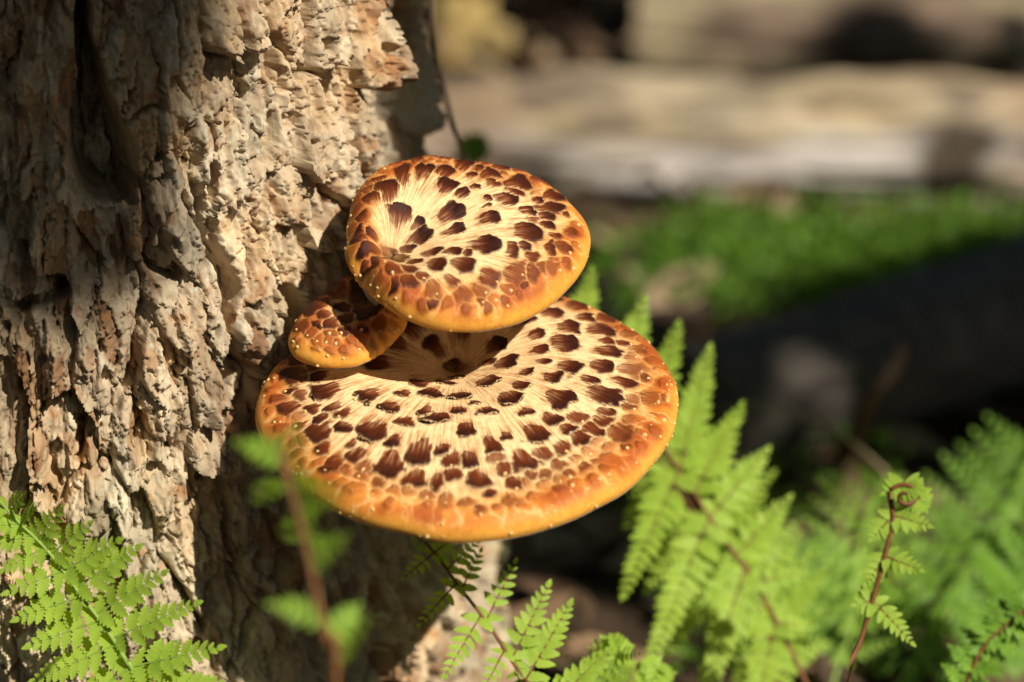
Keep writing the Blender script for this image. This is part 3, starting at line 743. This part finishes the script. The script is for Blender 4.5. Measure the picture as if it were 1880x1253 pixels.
def auto_pinnae(rachis, n, lmax, r_, fwd=.45, sides=(1, 1), dD=0.0, t0=.03, t1=.85, shape=lambda t: math.sin(math.pi*min(1, .12+.75*t))):
    """pinnae pairs along a rachis in picture-plane layout, lengths in px; tip first"""
    P = np.array([(a, b) for a, b, _ in rachis], float); Ds = [d for _, _, d in rachis]
    cv = bez(np.c_[P, Ds], 80); out = []
    for k in range(n):
        t = t0+(t1-t0)*k/(n-1); i = int(t*79); p = cv[i]; tg = cv[max(0, i-2)][:2]-cv[min(79, i+2)][:2]; tg /= np.linalg.norm(tg)
        nr_ = np.array([-tg[1], tg[0]])
        for s, am in zip((1, -1), sides):
            if not am: continue
            L = lmax*am*shape(t)*r_.uniform(.9, 1.1); d = tg*fwd+nr_*s; d /= np.linalg.norm(d)
            q = p[:2]+d*L
            out.append((p[0], p[1], q[0], q[1], p[2], p[2]+dD*s*L/100+r_.normal(0, .006)))
    return out

def build_ferns():
    r_ = np.random.default_rng(8)
    up = np.array([0, -.62, .78])
    # A: sharp fern in front of the trunk, lower left
    D = 1.105
    A = [(65,990,108,936),(92,1020,160,962),(118,1055,213,991),(142,1086,248,1003),(174,1126,296,1050),(204,1170,358,1103),(236,1226,402,1183),(258,1275,430,1260),
         (58,985,-15,1000),(84,1012,0,1046),(114,1050,8,1086),(146,1092,25,1136),(180,1136,46,1184),(212,1184,52,1250),(240,1235,100,1315),
         (38,962,66,925),(36,962,-25,965),(15,938,40,908),(12,936,-30,935)]
    A = [(a, b, c, d, D, D-.012+(.012 if c < a else 0)) for a, b, c, d in A]
    frond('fern_frond', 'bright green lacy fern frond lying against the bark below the shaded left of the trunk', [(-15,905,1.10),(30,955,1.105),(90,1015,D),(150,1096,D),(195,1155,D),(232,1215,D),(256,1262,D+.005)],
          (-.10, -.08), A, up, 'L', True, 3, (M_FERN, M_RACHIS), (.0016, .0006), 1.0)
    # B: out-of-focus sprig before the big cap
    rb = [(500,795,.85),(528,880,.85),(556,980,.85),(580,1090,.85),(600,1180,.85),(616,1265,.85)]
    Bp = [(512,830,440,815,.85,.84),(505,805,545,845,.93,.85),(530,885,475,890,.93,.85),(538,912,612,905,.93,.85),(566,1020,632,985,.85,.84),(560,1000,545,960,.93,.85),(590,1135,500,1110,.85,.84),
          (602,1180,650,1150,.93,.85),(650,1150,660,1110,.85,.86)]
    frond('fern_frond', 'thin red brown stem with a few blurred green leaflets before the large cap', rb, (-.08, -.42), Bp, (0, -.9, .4), 'R', False, 5, (M_FERN_MID, M_STEMB), (.0017, .0011), .9)
    # C: fern under the big cap
    D = 1.185
    Cp = [(800,1018,742,1058),(838,1072,770,1143),(884,1132,816,1240),(924,1188,890,1262),(950,1230,960,1300),
          (796,1010,838,985),(822,1045,880,990),(845,1080,884,1008),(893,1142,948,1027),(940,1208,1010,1069),(972,1258,1048,1103),(1010,1310,1118,1190),(786,1000,760,985),(990,1290,1060,1240)]
    Cp = [(a, b, c, d, D, D+(.01 if c > a else -.02)) for a, b, c, d in Cp]
    frond('fern_frond', 'fern frond with narrow toothed leaflets rising from under the large cap', [(770,985,D),(800,1018,D),(845,1080,D),(893,1142,D),(930,1198,D),(960,1245,D),(985,1290,D)],
          (.06, .07), Cp, (0, -.75, .65), 'R', True, 7, (M_FERN, M_STEMB), (.0013, .0007), 1.0, space=.0047)
    # D: broad frond right of the big cap
    D = 1.34
    Dp = [(1060,640,1085,492),(1130,705,1185,548),(1190,785,1243,590),(1250,868,1303,632),(1310,962,1412,826),(1350,1020,1450,910),(1390,1078,1482,1050),(1430,1150,1500,1150),
          (1240,858,1138,1092),(1300,950,1183,1236),(1365,1045,1285,1300),(1420,1130,1380,1330),(1190,785,1120,900),(1275,910,1360,740)]
    Dp = [(a, b, c, d, D, D+(.01 if c > a else -.03)) for a, b, c, d in Dp]
    rD = [(1010,590,1.34),(1060,640,D),(1130,705,D),(1190,785,D),(1250,868,D),(1310,962,D),(1380,1065,D),(1440,1170,D),(1500,1290,D)]
    frond('fern_frond', 'tall bright green fern frond right beside the large cap, in sunlight', rD, (.24, .22), Dp, (-.1, -.75, .65), 'R', True, 9, (M_FERN, M_STEMB), (.0016, .0008), 1.15, space=.0060)
    D = 1.43
    Dp = [(1250,900,1345,760),(1300,985,1420,860),(1345,1060,1462,960),(1390,1140,1490,1090),(1430,1215,1520,1180),(1270,930,1190,1080),(1320,1015,1230,1200),(1370,1100,1290,1260),(1400,1170,1340,1300),(1225,860,1300,700),(1225,860,1150,960)]
    Dp = [(a, b, c, d, D, D+(.02 if c > a else -.04)) for a, b, c, d in Dp]
    frond('fern_frond', 'sunlit fern frond crowded behind the tall frond beside the large cap', [(1190,790,D),(1225,860,D),(1300,985,D),(1370,1100,D),(1430,1215,D),(1470,1300,D)], (.28, .33), Dp, (-.1, -.75, .65), 'R', False, 10, (M_FERN, M_STEMB), (.0016, .0008), 1.05, space=.0064)
    rD3 = [(1330,960,1.40),(1370,1040,1.39),(1400,1130,1.38),(1425,1220,1.37),(1440,1300,1.36)]
    frond('fern_frond', 'short sunlit fern frond filling the gap below the tall one', rD3, (.27, .27), auto_pinnae(rD3, 8, 150, r_, .7), (-.1, -.75, .65), 'R', False, 21, (M_FERN, M_STEMB), (.0014, .0007), 1.1, space=.0062)
    # E: triangular frond farther right
    rE = [(1612,880,1.5),(1600,960,1.49),(1580,1060,1.48),(1560,1160,1.47),(1545,1290,1.46)]
    frond('fern_frond', 'soft green triangular fern frond behind the coiled fiddlehead', rE, (.40, .42), auto_pinnae(rE, 9, 135, r_, .5), (0, -.85, .5), 'R', False, 12, (M_FERN_MID, M_RACHIS), (.0016, .0008), .9, space=.0075)
    rE2 = [(1480,1010,1.6),(1500,1090,1.6),(1530,1180,1.6),(1550,1290,1.6)]
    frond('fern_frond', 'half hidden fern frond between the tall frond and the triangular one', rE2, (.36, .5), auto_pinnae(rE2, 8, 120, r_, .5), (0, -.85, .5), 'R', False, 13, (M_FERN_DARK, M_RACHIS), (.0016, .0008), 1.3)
    # F: fiddlehead
    rc = [(1648,930,1.2)]
    sp = []
    for k in range(16):
        a = math.pi*.95 - k*.55; rr = 30*(1-k/18.); sp.append((1662+rr*math.cos(a), 912-rr*math.sin(a)*.85, 1.2-.0006*k))
    rF = sp[::-1]+[(1640,955,1.2),(1622,1030,1.2),(1600,1110,1.2),(1576,1190,1.2),(1556,1262,1.2)]
    Fp = [(1645,940,1706,966,1.2,1.195),(1638,962,1600,990,1.2,1.2),(1624,1025,1690,1046,1.2,1.19),(1620,1040,1590,1075,1.2,1.2),(1604,1100,1572,1110,1.2,1.2),(1600,1110,1678,1180,1.2,1.19),(1655,893,1625,905,1.2,1.2),(1690,905,1700,935,1.2,1.2),(1668,885,1690,900,1.2,1.195)]
    frond('fern_fiddlehead', 'young fern with a coiled tip on a thin brown stem', rF, (.20, .06), Fp, (0, -.8, .6), 'R', True, 14, (M_FERN_MID, M_STEMB), (.0014, .0009), 1.15, space=.0036)
    # G: large soft frond at right edge
    rG = [(1905,840,1.62),(1860,930,1.6),(1800,1030,1.58),(1740,1130,1.56),(1680,1240,1.54),(1650,1300,1.53)]
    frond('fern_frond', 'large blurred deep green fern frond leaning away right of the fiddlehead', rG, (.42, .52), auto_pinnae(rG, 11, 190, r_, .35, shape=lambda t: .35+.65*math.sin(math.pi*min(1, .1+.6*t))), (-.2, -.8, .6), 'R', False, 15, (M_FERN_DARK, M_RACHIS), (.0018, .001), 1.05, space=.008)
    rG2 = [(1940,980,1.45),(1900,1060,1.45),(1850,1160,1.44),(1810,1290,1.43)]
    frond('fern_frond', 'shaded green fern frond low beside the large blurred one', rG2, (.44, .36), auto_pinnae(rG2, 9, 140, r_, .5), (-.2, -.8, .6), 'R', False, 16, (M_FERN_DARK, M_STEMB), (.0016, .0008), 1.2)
    # H: curling young frond bottom right
    rH = [(1895,1110,1.24),(1850,1145,1.24),(1805,1190,1.24),(1770,1260,1.24),(1755,1300,1.24)]
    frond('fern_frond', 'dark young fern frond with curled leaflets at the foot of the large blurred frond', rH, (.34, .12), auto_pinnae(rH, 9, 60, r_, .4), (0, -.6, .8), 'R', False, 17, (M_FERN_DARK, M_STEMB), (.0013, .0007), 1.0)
    # low tips
    rL = [(1138,1185,1.22),(1120,1225,1.22),(1100,1270,1.22),(1085,1320,1.22)]
    frond('fern_frond', 'short fern tip poking up between the narrow frond and the tall frond', rL, (.08, .12), auto_pinnae(rL, 7, 55, r_, .6), (0, -.75, .65), 'R', True, 18, (M_FERN, M_RACHIS), (.0012, .0006), .9)
    rM = [(1205,1222,1.25),(1195,1260,1.25),(1185,1320,1.25)]
    frond('fern_frond', 'tiny fern tip at the foot of the tall sunlit frond', rM, (.10, .16), auto_pinnae(rM, 6, 40, r_, .6), (0, -.75, .65), 'R', False, 19, (M_FERN, M_RACHIS), (.0012, .0006), .9)
    # small green leaf behind the upper cap
    rN = [(880,262,1.62),(862,285,1.62),(850,330,1.62),(850,420,1.62)]
    frond('fern_frond', 'small green fern tip behind the trunk edge above the top cap', rN, (-.06, .55), auto_pinnae(rN[:3], 5, 34, r_, .6), (0, -.75, .65), 'R', False, 20, (M_FERN_MID, M_RACHIS), (.0014, .0008), 1.0)

# ------------------------------------------------------------------ background: logs, sticks, litter, moss
def on_ground(px, py, z=GROUND):
    d = pixray(px, py); t = (z-CAM[2])/d[2]; return CAM+t*d
def log_obj(name, label, p0, p1, r0, r1, mat, colfn, seed, disp=.012, cat='log', nl=200, ns=96):
    p0, p1 = np.asarray(p0), np.asarray(p1); ax = p1-p0; L = np.linalg.norm(ax); ax /= L
    A = np.cross(ax, [0, 0, 1.0]); A /= np.linalg.norm(A); Bv = np.cross(A, ax)
    t = np.linspace(0, 1, nl); a = np.linspace(0, 2*np.pi, ns, endpoint=False); T, AA = np.meshgrid(t, a, indexing='ij')
    R = r0+(r1-r0)*T
    R = R + disp*fbm(T*L*5, np.cos(AA)*1.4+3, np.sin(AA)*1.4+5.5, seed=seed, o=3) + disp*.45*fbm(T*L*9, AA*9, seed=seed+5, o=3)*1.0
    cx = p0 + T[..., None]*L*ax + .02*np.sin(T*5+seed)[..., None]*Bv*0
    V = cx + R[..., None]*(np.cos(AA)[..., None]*A+np.sin(AA)[..., None]*Bv)
    col = colfn(T, AA, L)
    root = tag(empty(name, (p0+p1)/2), label, cat)
    c0 = (p0+p1)/2
    Vf = (V-c0).reshape(-1, 3)
    F = grid_faces(nl, ns, True)
    ob('log_body', mesh_np('log_body', Vf, F, col.reshape(-1, 3)), mat, root)
    for e, s in ((0, 1), (nl-1, -1)):   # end faces
        ring = Vf[e*ns:(e+1)*ns]; cen = ring.mean(0); rings = [cen+(ring-cen)*k for k in (1, .8, .6, .4, .2)]
        VV = np.vstack(rings); FF = grid_faces(5, ns, True)
        ob('log_end', mesh_np('log_end', VV, FF, np.tile([[.25, .18, .11]], (len(VV), 1))), mat, root)
    return root
def stick(name, label, pts, r, mat=None, cat='stick', group=None, seed=0):
    cv = bez([np.asarray(p) for p in pts], 24); rr = np.linspace(r, r*.55, 24)*(1+.15*vn(np.arange(24)*.7, 0*np.arange(24), seed=seed))
    cv = cv + .25*r*np.stack([vn(np.arange(24)*.4, 0*np.arange(24), seed=seed+k) for k in range(3)], -1)
    v, f = tube(cv-cv[0], rr, 10)
    o = ob(name, mesh_np(name, v, f), mat or M_STICK); o.location = cv[0]
    return tag(o, label, cat, group)

def build_background():
    # large weathered log
    D = 2.62; c_y = 268; rad = .070
    p0 = pix(640, 255, D+.10); p1 = pix(2140, 290, D-.06)
    dz = min(p0[2], p1[2])
    def colfn(T, A, L):
        n = fbm(T*L*7, A*2.2, seed=5, o=4); n2 = fbm(T*L*3, A*1.2, seed=7, o=3)
        grey = np.array([.50, .45, .40]); yel = np.array([.40, .31, .18]); dark = np.array([.10, .075, .055]); brn = np.array([.26, .17, .10])
        col = np.broadcast_to(grey, T.shape+(3,)).copy()
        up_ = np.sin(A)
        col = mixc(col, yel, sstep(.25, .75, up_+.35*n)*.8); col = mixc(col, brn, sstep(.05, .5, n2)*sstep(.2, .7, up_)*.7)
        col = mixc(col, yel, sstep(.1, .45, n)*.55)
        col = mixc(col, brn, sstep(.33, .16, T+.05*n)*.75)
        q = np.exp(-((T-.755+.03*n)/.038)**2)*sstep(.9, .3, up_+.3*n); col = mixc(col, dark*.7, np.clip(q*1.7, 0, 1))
        col = mixc(col, dark*1.6, sstep(.18, .42, fbm(T*L*13, A*3.1, seed=15, o=3))*sstep(-.1, .4, up_)*.75)
        col = mixc(col, brn, sstep(.79, .84, T)*.5)
        return col
    p0 = p0.copy(); p1 = p1.copy()
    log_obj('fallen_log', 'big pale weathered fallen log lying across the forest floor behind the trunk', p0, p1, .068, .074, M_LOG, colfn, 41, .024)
    # supports under the log so it rests on the floor
    # second log farther back and dark log right of the caps
    q0 = on_ground(1180, 60, GROUND+.07); q1 = on_ground(2050, 95, GROUND+.07)
    log_obj('fallen_log', 'brown mossy fallen log farther off behind the pale one', q0, q1, .085, .07, M_LOG, lambda T, A, L: mixc(np.broadcast_to(np.array([.19, .135, .095]), T.shape+(3,)), np.array([.34, .28, .17]), sstep(-.1, .4, fbm(T*L*6, A*2, seed=9, o=3))), 51, .016)
    d0 = on_ground(1290, 760, GROUND+.055); d1 = on_ground(2080, 520, GROUND+.075)
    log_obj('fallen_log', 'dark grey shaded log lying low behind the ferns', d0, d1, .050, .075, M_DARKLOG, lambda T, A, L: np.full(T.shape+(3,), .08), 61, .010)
    # yellow split wood and dark stump past the trunk edge
    s0 = on_ground(775, 118); 
    def block(name, label, px0, px1, py0, py1, mat, seed, cat):
        bl = on_ground(px0, py1); br = on_ground(px1, py1); D_ = depth_of(bl); h = (py1-py0)*KX*D_/math.cos(PITCH)
        w_ = np.linalg.norm(br-bl); n = 14
        t = np.linspace(0, 2*np.pi, 28, endpoint=False); zs = np.linspace(-.02, h, n); Tt, Zz = np.meshgrid(t, zs)
        sq = (np.abs(np.cos(Tt))**4+np.abs(np.sin(Tt))**4)**(-.25)
        rx = w_/2*sq*(1+.07*fbm(np.cos(Tt)*2+seed, Zz*14, seed=seed)); c = (bl+br)/2+np.array([0, w_*.35, 0])
        V = np.stack([rx*np.cos(Tt), .7*rx*np.sin(Tt), Zz+.03*fbm(np.cos(Tt)*2, np.sin(Tt)*2+seed, seed=seed)*sstep(h*.6, h, Zz)], -1).reshape(-1, 3)
        top = V[-28:]; cc = top.mean(0); V = np.vstack([V]+[cc+(top-cc)*k for k in (.75, .45, .12)])
        o = ob(name, mesh_np(name, V, grid_faces(n+3, 28, True)), mat); o.location = (c[0], c[1], GROUND)
        tag(o, label, cat)
    block('split_wood', 'yellowish block of split wood standing behind the trunk edge', 800, 905, 10, 112, mat_simple('split_wood', (.46, .33, .12), .8, 25, .3, .003), 3, 'wood')
    block('split_wood', 'low yellowish chip of wood beside the standing block', 890, 945, 62, 118, mat_simple('split_wood_pale', (.42, .31, .13), .8, 25, .3, .003), 8, 'wood')
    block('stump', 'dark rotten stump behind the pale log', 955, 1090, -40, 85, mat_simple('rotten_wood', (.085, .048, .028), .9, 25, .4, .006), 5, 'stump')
    # sticks
    g = GROUND+.012
    stick('stick', 'brown stick crossing the floor behind the tall fern frond', [on_ground(1330, 800, g), on_ground(1480, 760, g+.01), on_ground(1640, 690, g+.02)], .012, seed=1)
    stick('stick', 'thick brown stick lying below the crossing stick', [on_ground(1350, 900, g), on_ground(1500, 820, g), on_ground(1660, 760, g+.01)], .014, seed=2)
    stick('stick', 'brown stick on the floor between trunk foot and tall frond', [on_ground(880, 1105, g), on_ground(1000, 1055, g), on_ground(1140, 990, g)], .013, seed=3)
    stick('stick', 'slanting twig leaning up out of the litter behind the ferns', [on_ground(1540, 860, g), pix(1600, 740, 1.75), pix(1660, 640, 1.78)], .008, seed=4)
    stick('dry_grass_blade', 'pale dry grass blade arching over the dark floor', [on_ground(1300, 770, g), pix(1380, 742, 1.66), pix(1500, 775, 1.64), pix(1600, 840, 1.62), pix(1660, 910, 1.62)], .0022, M_GRASS, 'grass', seed=5)
    stick('dry_grass_blade', 'thin pale grass stalk hanging beside the trunk edge', [pix(790, -30, 1.36), pix(800, 100, 1.36), pix(822, 200, 1.37), pix(850, 280, 1.38), on_ground(900, 420, g)], .0020, M_GRASS, 'grass', seed=6)
    stick('stick', 'short twig lying in front of the pale log', [on_ground(1120, 420, g), on_ground(1300, 405, g), on_ground(1480, 430, g)], .008, seed=7)
    stick('stick', 'grey stick resting on litter past the pale log', [on_ground(1060, 120, g+.02), on_ground(1300, 90, g+.03), on_ground(1420, 130, g+.02)], .013, seed=8)
    # leaf litter: curled dead leaves
    r_ = np.random.default_rng(3); VV, FF, CC = [], [], []; nv = 0
    for k in range(5200):
        y = r_.uniform(.1, 5.5); x = r_.uniform(-.26*(y+1.1)-.35, .26*(y+1.1)+.9); s_ = r_.uniform(.018, .045)
        if math.hypot(x-XA, y-YA) < .26: continue
        a = r_.uniform(0, 2*np.pi); cu = r_.uniform(-.5, 1.2); tl = r_.normal(0, .35, 2)
        u = np.linspace(-1, 1, 5); wv_ = np.array([.05, .42, .55, .40, .03])
        pts = []
        for uu, ww in zip(u, wv_):
            for ss in (-1, 0, 1): pts.append((uu, ss*ww, .25*cu*(abs(ss)*ww)**1.0 + .25*cu*uu*uu))
        p = np.array(pts)*s_; p[:, 2] += p[:, 0]*tl[0]+p[:, 1]*tl[1]
        c, s2 = math.cos(a), math.sin(a)
        p = np.stack([p[:, 0]*c-p[:, 1]*s2+x, p[:, 0]*s2+p[:, 1]*c+y, p[:, 2]+GROUND+r_.uniform(.012, .03)], -1)
        VV.append(p); FF.append(grid_faces(5, 3)+nv); nv += 15
        base = np.array([[.20, .125, .07], [.13, .075, .045], [.28, .20, .12], [.09, .06, .04], [.32, .24, .13]][int(r_.integers(0, 5))])*r_.uniform(.7, 1.2)
        CC.append(np.tile(base, (15, 1)))
    o = ob('leaf_litter', mesh_np('leaf_litter', np.vstack(VV), np.vstack(FF), np.vstack(CC)), M_LITTER)
    tag(o, 'brown dead leaves covering the forest floor', 'leaf litter', kind='stuff')
    # moss and low greens in front of the log
    VV, FF = [], []; nv = 0
    for k in range(9000):
        px, py = r_.uniform(1120, 2000), r_.normal(475, 40)
        if py < 400 or py > 575: continue
        base = on_ground(px, py+38)
        if vn(np.array(base[0]*7), np.array(base[1]*5), seed=13) < -.55: continue
        h = r_.uniform(.006, .045)*sstep(1100, 1300, px); b = base+np.array([r_.normal(0, .02), r_.normal(0, .03), h])
        d = r_.normal(0, 1, 3); d[2] = abs(d[2])*.6; d /= np.linalg.norm(d); s2 = np.cross(d, r_.normal(0, 1, 3)); s2 /= np.linalg.norm(s2); l = r_.uniform(.008, .02)
        VV.append(np.array([b, b+d*l*.5+s2*l*.28, b+d*l, b+d*l*.5-s2*l*.28])); FF.append([nv, nv+1, nv+2, nv+3]); nv += 4
    o = ob('ground_moss', mesh_np('ground_moss', np.vstack(VV), np.array(FF), smooth=False), M_MOSS)
    tag(o, 'low green moss and seedlings growing along the front of the pale log', 'moss', kind='stuff')
    VV, FF = [], []; nv = 0
    for k in range(3500):
        px, py = r_.uniform(1000, 2000), r_.uniform(640, 1300)
        base = on_ground(px, py); 
        if vn(np.array(base[0]*5), np.array(base[1]*5), seed=3) < .05: continue
        h = r_.uniform(.01, .05); b = base+np.array([0, 0, h])
        d = r_.normal(0, 1, 3); d[2] = abs(d[2])*.6; d /= np.linalg.norm(d); s2 = np.cross(d, r_.normal(0, 1, 3)); s2 /= np.linalg.norm(s2); l = r_.uniform(.006, .016)
        VV.append(np.array([b, b+d*l*.5+s2*l*.28, b+d*l, b+d*l*.5-s2*l*.28])); FF.append([nv, nv+1, nv+2, nv+3]); nv += 4
    o = ob('ground_cover', mesh_np('ground_cover', np.vstack(VV), np.array(FF), smooth=False), M_MOSS)
    tag(o, 'sparse small green leaves on the dark floor under the ferns', 'ground cover', kind='stuff')

# ------------------------------------------------------------------ overhanging tree that gives the dappled shade
LIT = [  # sun flecks: picture point, depth, radius in metres across the light
 (860,740,1.12,.10),(860,900,1.10,.09),(600,780,1.12,.08),(1100,740,1.12,.09),(860,450,1.12,.07),(1000,430,1.12,.06),(720,420,1.14,.05),(600,610,1.13,.05),
 (330,450,1.15,.03),(420,60,1.14,.03),(420,200,1.14,.04),(440,350,1.15,.05),(520,100,1.15,.04),(560,300,1.17,.05),(620,60,1.19,.02),(600,200,1.19,.03),(600,420,1.18,.04),(300,600,1.15,.05),(200,650,1.15,.05),(120,760,1.15,.05),
 (60,830,1.15,.05),(350,750,1.16,.06),(450,500,1.16,.06),(400,850,1.16,.06),(100,920,1.15,.06),(250,850,1.15,.06),(200,1130,1.10,.09),(60,1030,1.10,.08),(330,1180,1.10,.07),
 (930,1150,1.18,.08),(800,1180,1.25,.07),(740,1150,1.25,.07),(1290,760,1.34,.09),(1250,900,1.34,.11),(1350,1080,1.34,.12),(1200,620,1.34,.07),(1600,1050,1.4,.09),(1500,1180,1.35,.10),(530,1000,.85,.14),(1640,950,1.2,.05),
 (900,260,2.66,.09),(1000,240,2.62,.14),(1150,250,2.6,.16),(1350,260,2.6,.16),(1550,270,2.56,.16),(1700,280,2.55,.13),(1850,250,2.5,.08),(860,60,3.1,.12),(1300,460,2.4,.10),(1480,470,2.4,.05),(1280,90,3.2,.10),(1150,130,3.0,.12),(1590,950,1.5,.06),(1560,1080,1.49,.09),(1530,1200,1.48,.09),(1850,960,1.6,.08),(1780,1080,1.58,.09),(1700,1200,1.55,.09),(1850,1180,1.45,.05),(1250,420,2.5,.10),(1400,500,2.2,.07)]
DARK = [(745,60,1.28,.03),(750,140,1.30,.035),(765,220,1.32,.035),(60,60,1.10,.05),(60,200,1.11,.05),(60,350,1.12,.05),(150,150,1.11,.035),(160,300,1.12,.035),(150,440,1.13,.03),(250,60,1.11,.03),(40,480,1.13,.04),(230,200,1.12,.02),
 (1490,690,2.05,.05),(1480,640,2.1,.05),(1050,1050,1.75,.06),(1000,1000,1.79,.06),(1120,960,1.83,.06),(1400,640,2.1,.075),(1600,600,2.2,.08),(1750,800,1.95,.08),(1800,580,2.25,.09),(1300,700,2.08,.09),(1650,700,2.05,.06),(1850,700,2.0,.09),(1840,20,3.4,.06),(1010,30,3.45,.12)]
def build_canopy():
    a1 = np.cross(SUN, [0, 0, 1.0]); a1 /= np.linalg.norm(a1); a2 = np.cross(a1, SUN)
    lit = []
    for (px, py, D, r) in LIT:
        p = pix(px, py, D); lit.append((p @ a1, p @ a2, r))
    lit = np.array(lit)
    dark = np.array([(*(lambda p: (p @ a1, p @ a2))(pix(a, b, D)), r) for a, b, D, r in DARK])
    r_ = np.random.default_rng(17)
    base = np.array([3.9, -1.0, GROUND])
    root = tag(empty('shade_tree', base), 'leafy tree outside the view whose crown shades the forest floor', 'tree')
    cv = bez([base, base+[.05, .05, 1.2], base+[-.1, .2, 2.4], base+[-.2, .5, 3.4]], 24)
    v, f = tube(cv-base+np.array([0, 0, -.05]), np.linspace(.16, .07, 24), 16); ob('trunk', mesh_np('trunk', v, f), M_TRUNK2, root)
    for k in range(7):
        st = cv[10+2*k] if 10+2*k < 24 else cv[-1]
        tgt = np.array([3.3+.35*k, -.6+.5*k, 2.5+.1*k]); cv2 = bez([st, st*.5+tgt*.5+[0, 0, .25], tgt], 14)
        v, f = tube(cv2-base, np.linspace(.04, .012, 14), 8); ob('limb', mesh_np('limb', v, f), M_TRUNK2, root)
    VV, FF = [], []; nv = 0; tries = 0
    while nv < 4*16000 and tries < 120000:
        tries += 1
        # a spot on the ground region to be shaded, lifted along the sun
        g = np.array([r_.uniform(-1.6, 2.6), r_.uniform(-.6, 5.0), GROUND+r_.uniform(0, .5)])
        h = r_.uniform(2.4, 3.6); p = g + SUN*h/SUN[2]*1.0
        l = r_.uniform(.05, .10)
        cu, cw = p @ a1, p @ a2
        if (np.hypot(lit[:, 0]-cu, lit[:, 1]-cw) < lit[:, 2]+l*.35).any(): continue  # crown left open wherever a sun fleck is wanted
        if vn(np.array(cu*1.7), np.array(cw*1.7), seed=9) > .62: continue
        d = r_.normal(0, 1, 3); d -= (d @ SUN)*SUN*.6; d /= np.linalg.norm(d); s2 = np.cross(d, SUN+r_.normal(0, .35, 3)); s2 /= np.linalg.norm(s2)
        VV.append(np.array([p-d*l*.5, p+s2*l*.33, p+d*l*.5, p-s2*l*.33])); FF.append([nv, nv+1, nv+2, nv+3]); nv += 4
    for (du, dv, dr) in dark:  # extra leaf clumps added to the unseen crown to shade the DARK spots
        for _ in range(int(26*(dr/.035)**1.4)):
            a_ = r_.uniform(0, 2*np.pi); q_ = dr*math.sqrt(r_.random()); h = r_.uniform(3.4, 4.6); l = r_.uniform(.03, .045)*(1 if dr < .055 else 1.6)
            p = a1*(du+q_*math.cos(a_)) + a2*(dv+q_*math.sin(a_)) + SUN*h
            d = r_.normal(0, 1, 3); d -= (d @ SUN)*SUN*.6; d /= np.linalg.norm(d); s2 = np.cross(d, SUN+r_.normal(0, .3, 3)); s2 /= np.linalg.norm(s2)
            VV.append(np.array([p-d*l*.5, p+s2*l*.33, p+d*l*.5, p-s2*l*.33])); FF.append([nv, nv+1, nv+2, nv+3]); nv += 4
    o = ob('crown', mesh_np('crown', np.vstack(VV)-base, np.array(FF), smooth=False), M_CANOPY, root)
    tag(o, kind='stuff')

def build_forest():
    """trees standing round the clearing, out of the frame: they close off the low sky"""
    r_ = np.random.default_rng(23); a1 = np.cross(SUN, [0, 0, 1.0]); a1 /= np.linalg.norm(a1); a2 = np.cross(a1, SUN)
    for k in range(11):
        az = 2*np.pi*k/11+.2; R_ = 6.5+1.2*(k % 3); base = np.array([R_*math.sin(az), R_*math.cos(az), GROUND])
        if abs(base[0]) < 1.9 and base[1] > 0: base[0] = 2.4*np.sign(base[0]+1e-6)+base[0]
        root = tag(empty('forest_tree', base), 'leafy forest tree standing around the clearing, outside the view', 'tree', 'trees around the clearing')
        cv = bez([[0, 0, -.05], [.1, .05, 2.5], [.05*k-.2, .1, 5.5], [.1, .2, 8.5]], 16); v, f = tube(cv, np.linspace(.20, .05, 16), 12)
        ob('trunk', mesh_np('trunk', v, f), M_TRUNK2, root)
        n = 1700; d = r_.normal(0, 1, (n, 3)); d /= np.linalg.norm(d, axis=1)[:, None]; rr = r_.random(n)**.33
        p = np.array([0, 0, 5.0]) + d*rr[:, None]*np.array([2.6, 2.6, 4.6]); p = p[p[:, 2] > .5]
        w_ = p+base; du = w_ @ a1; dv = w_ @ a2; keep = ~((np.abs(du+.6) < 1.9) & (np.abs(dv-.1) < 1.1) & (w_ @ SUN > 0)); p = p[keep]
        ax = r_.normal(0, 1, (len(p), 3)); ax /= np.linalg.norm(ax, axis=1)[:, None]; bx = np.cross(ax, r_.normal(0, 1, (len(p), 3))); bx /= np.linalg.norm(bx, axis=1)[:, None]
        l = r_.uniform(.16, .30, len(p))[:, None]
        V = np.stack([p-ax*l, p+bx*l*.6, p+ax*l, p-bx*l*.6], 1).reshape(-1, 3)
        tag(ob('crown', mesh_np('crown', V, np.arange(len(V)).reshape(-1, 4), smooth=False), M_CANOPY, root), kind='stuff')

ground()
build_trunk()
build_mushrooms()
build_ferns()
build_background()
build_canopy()
build_forest()
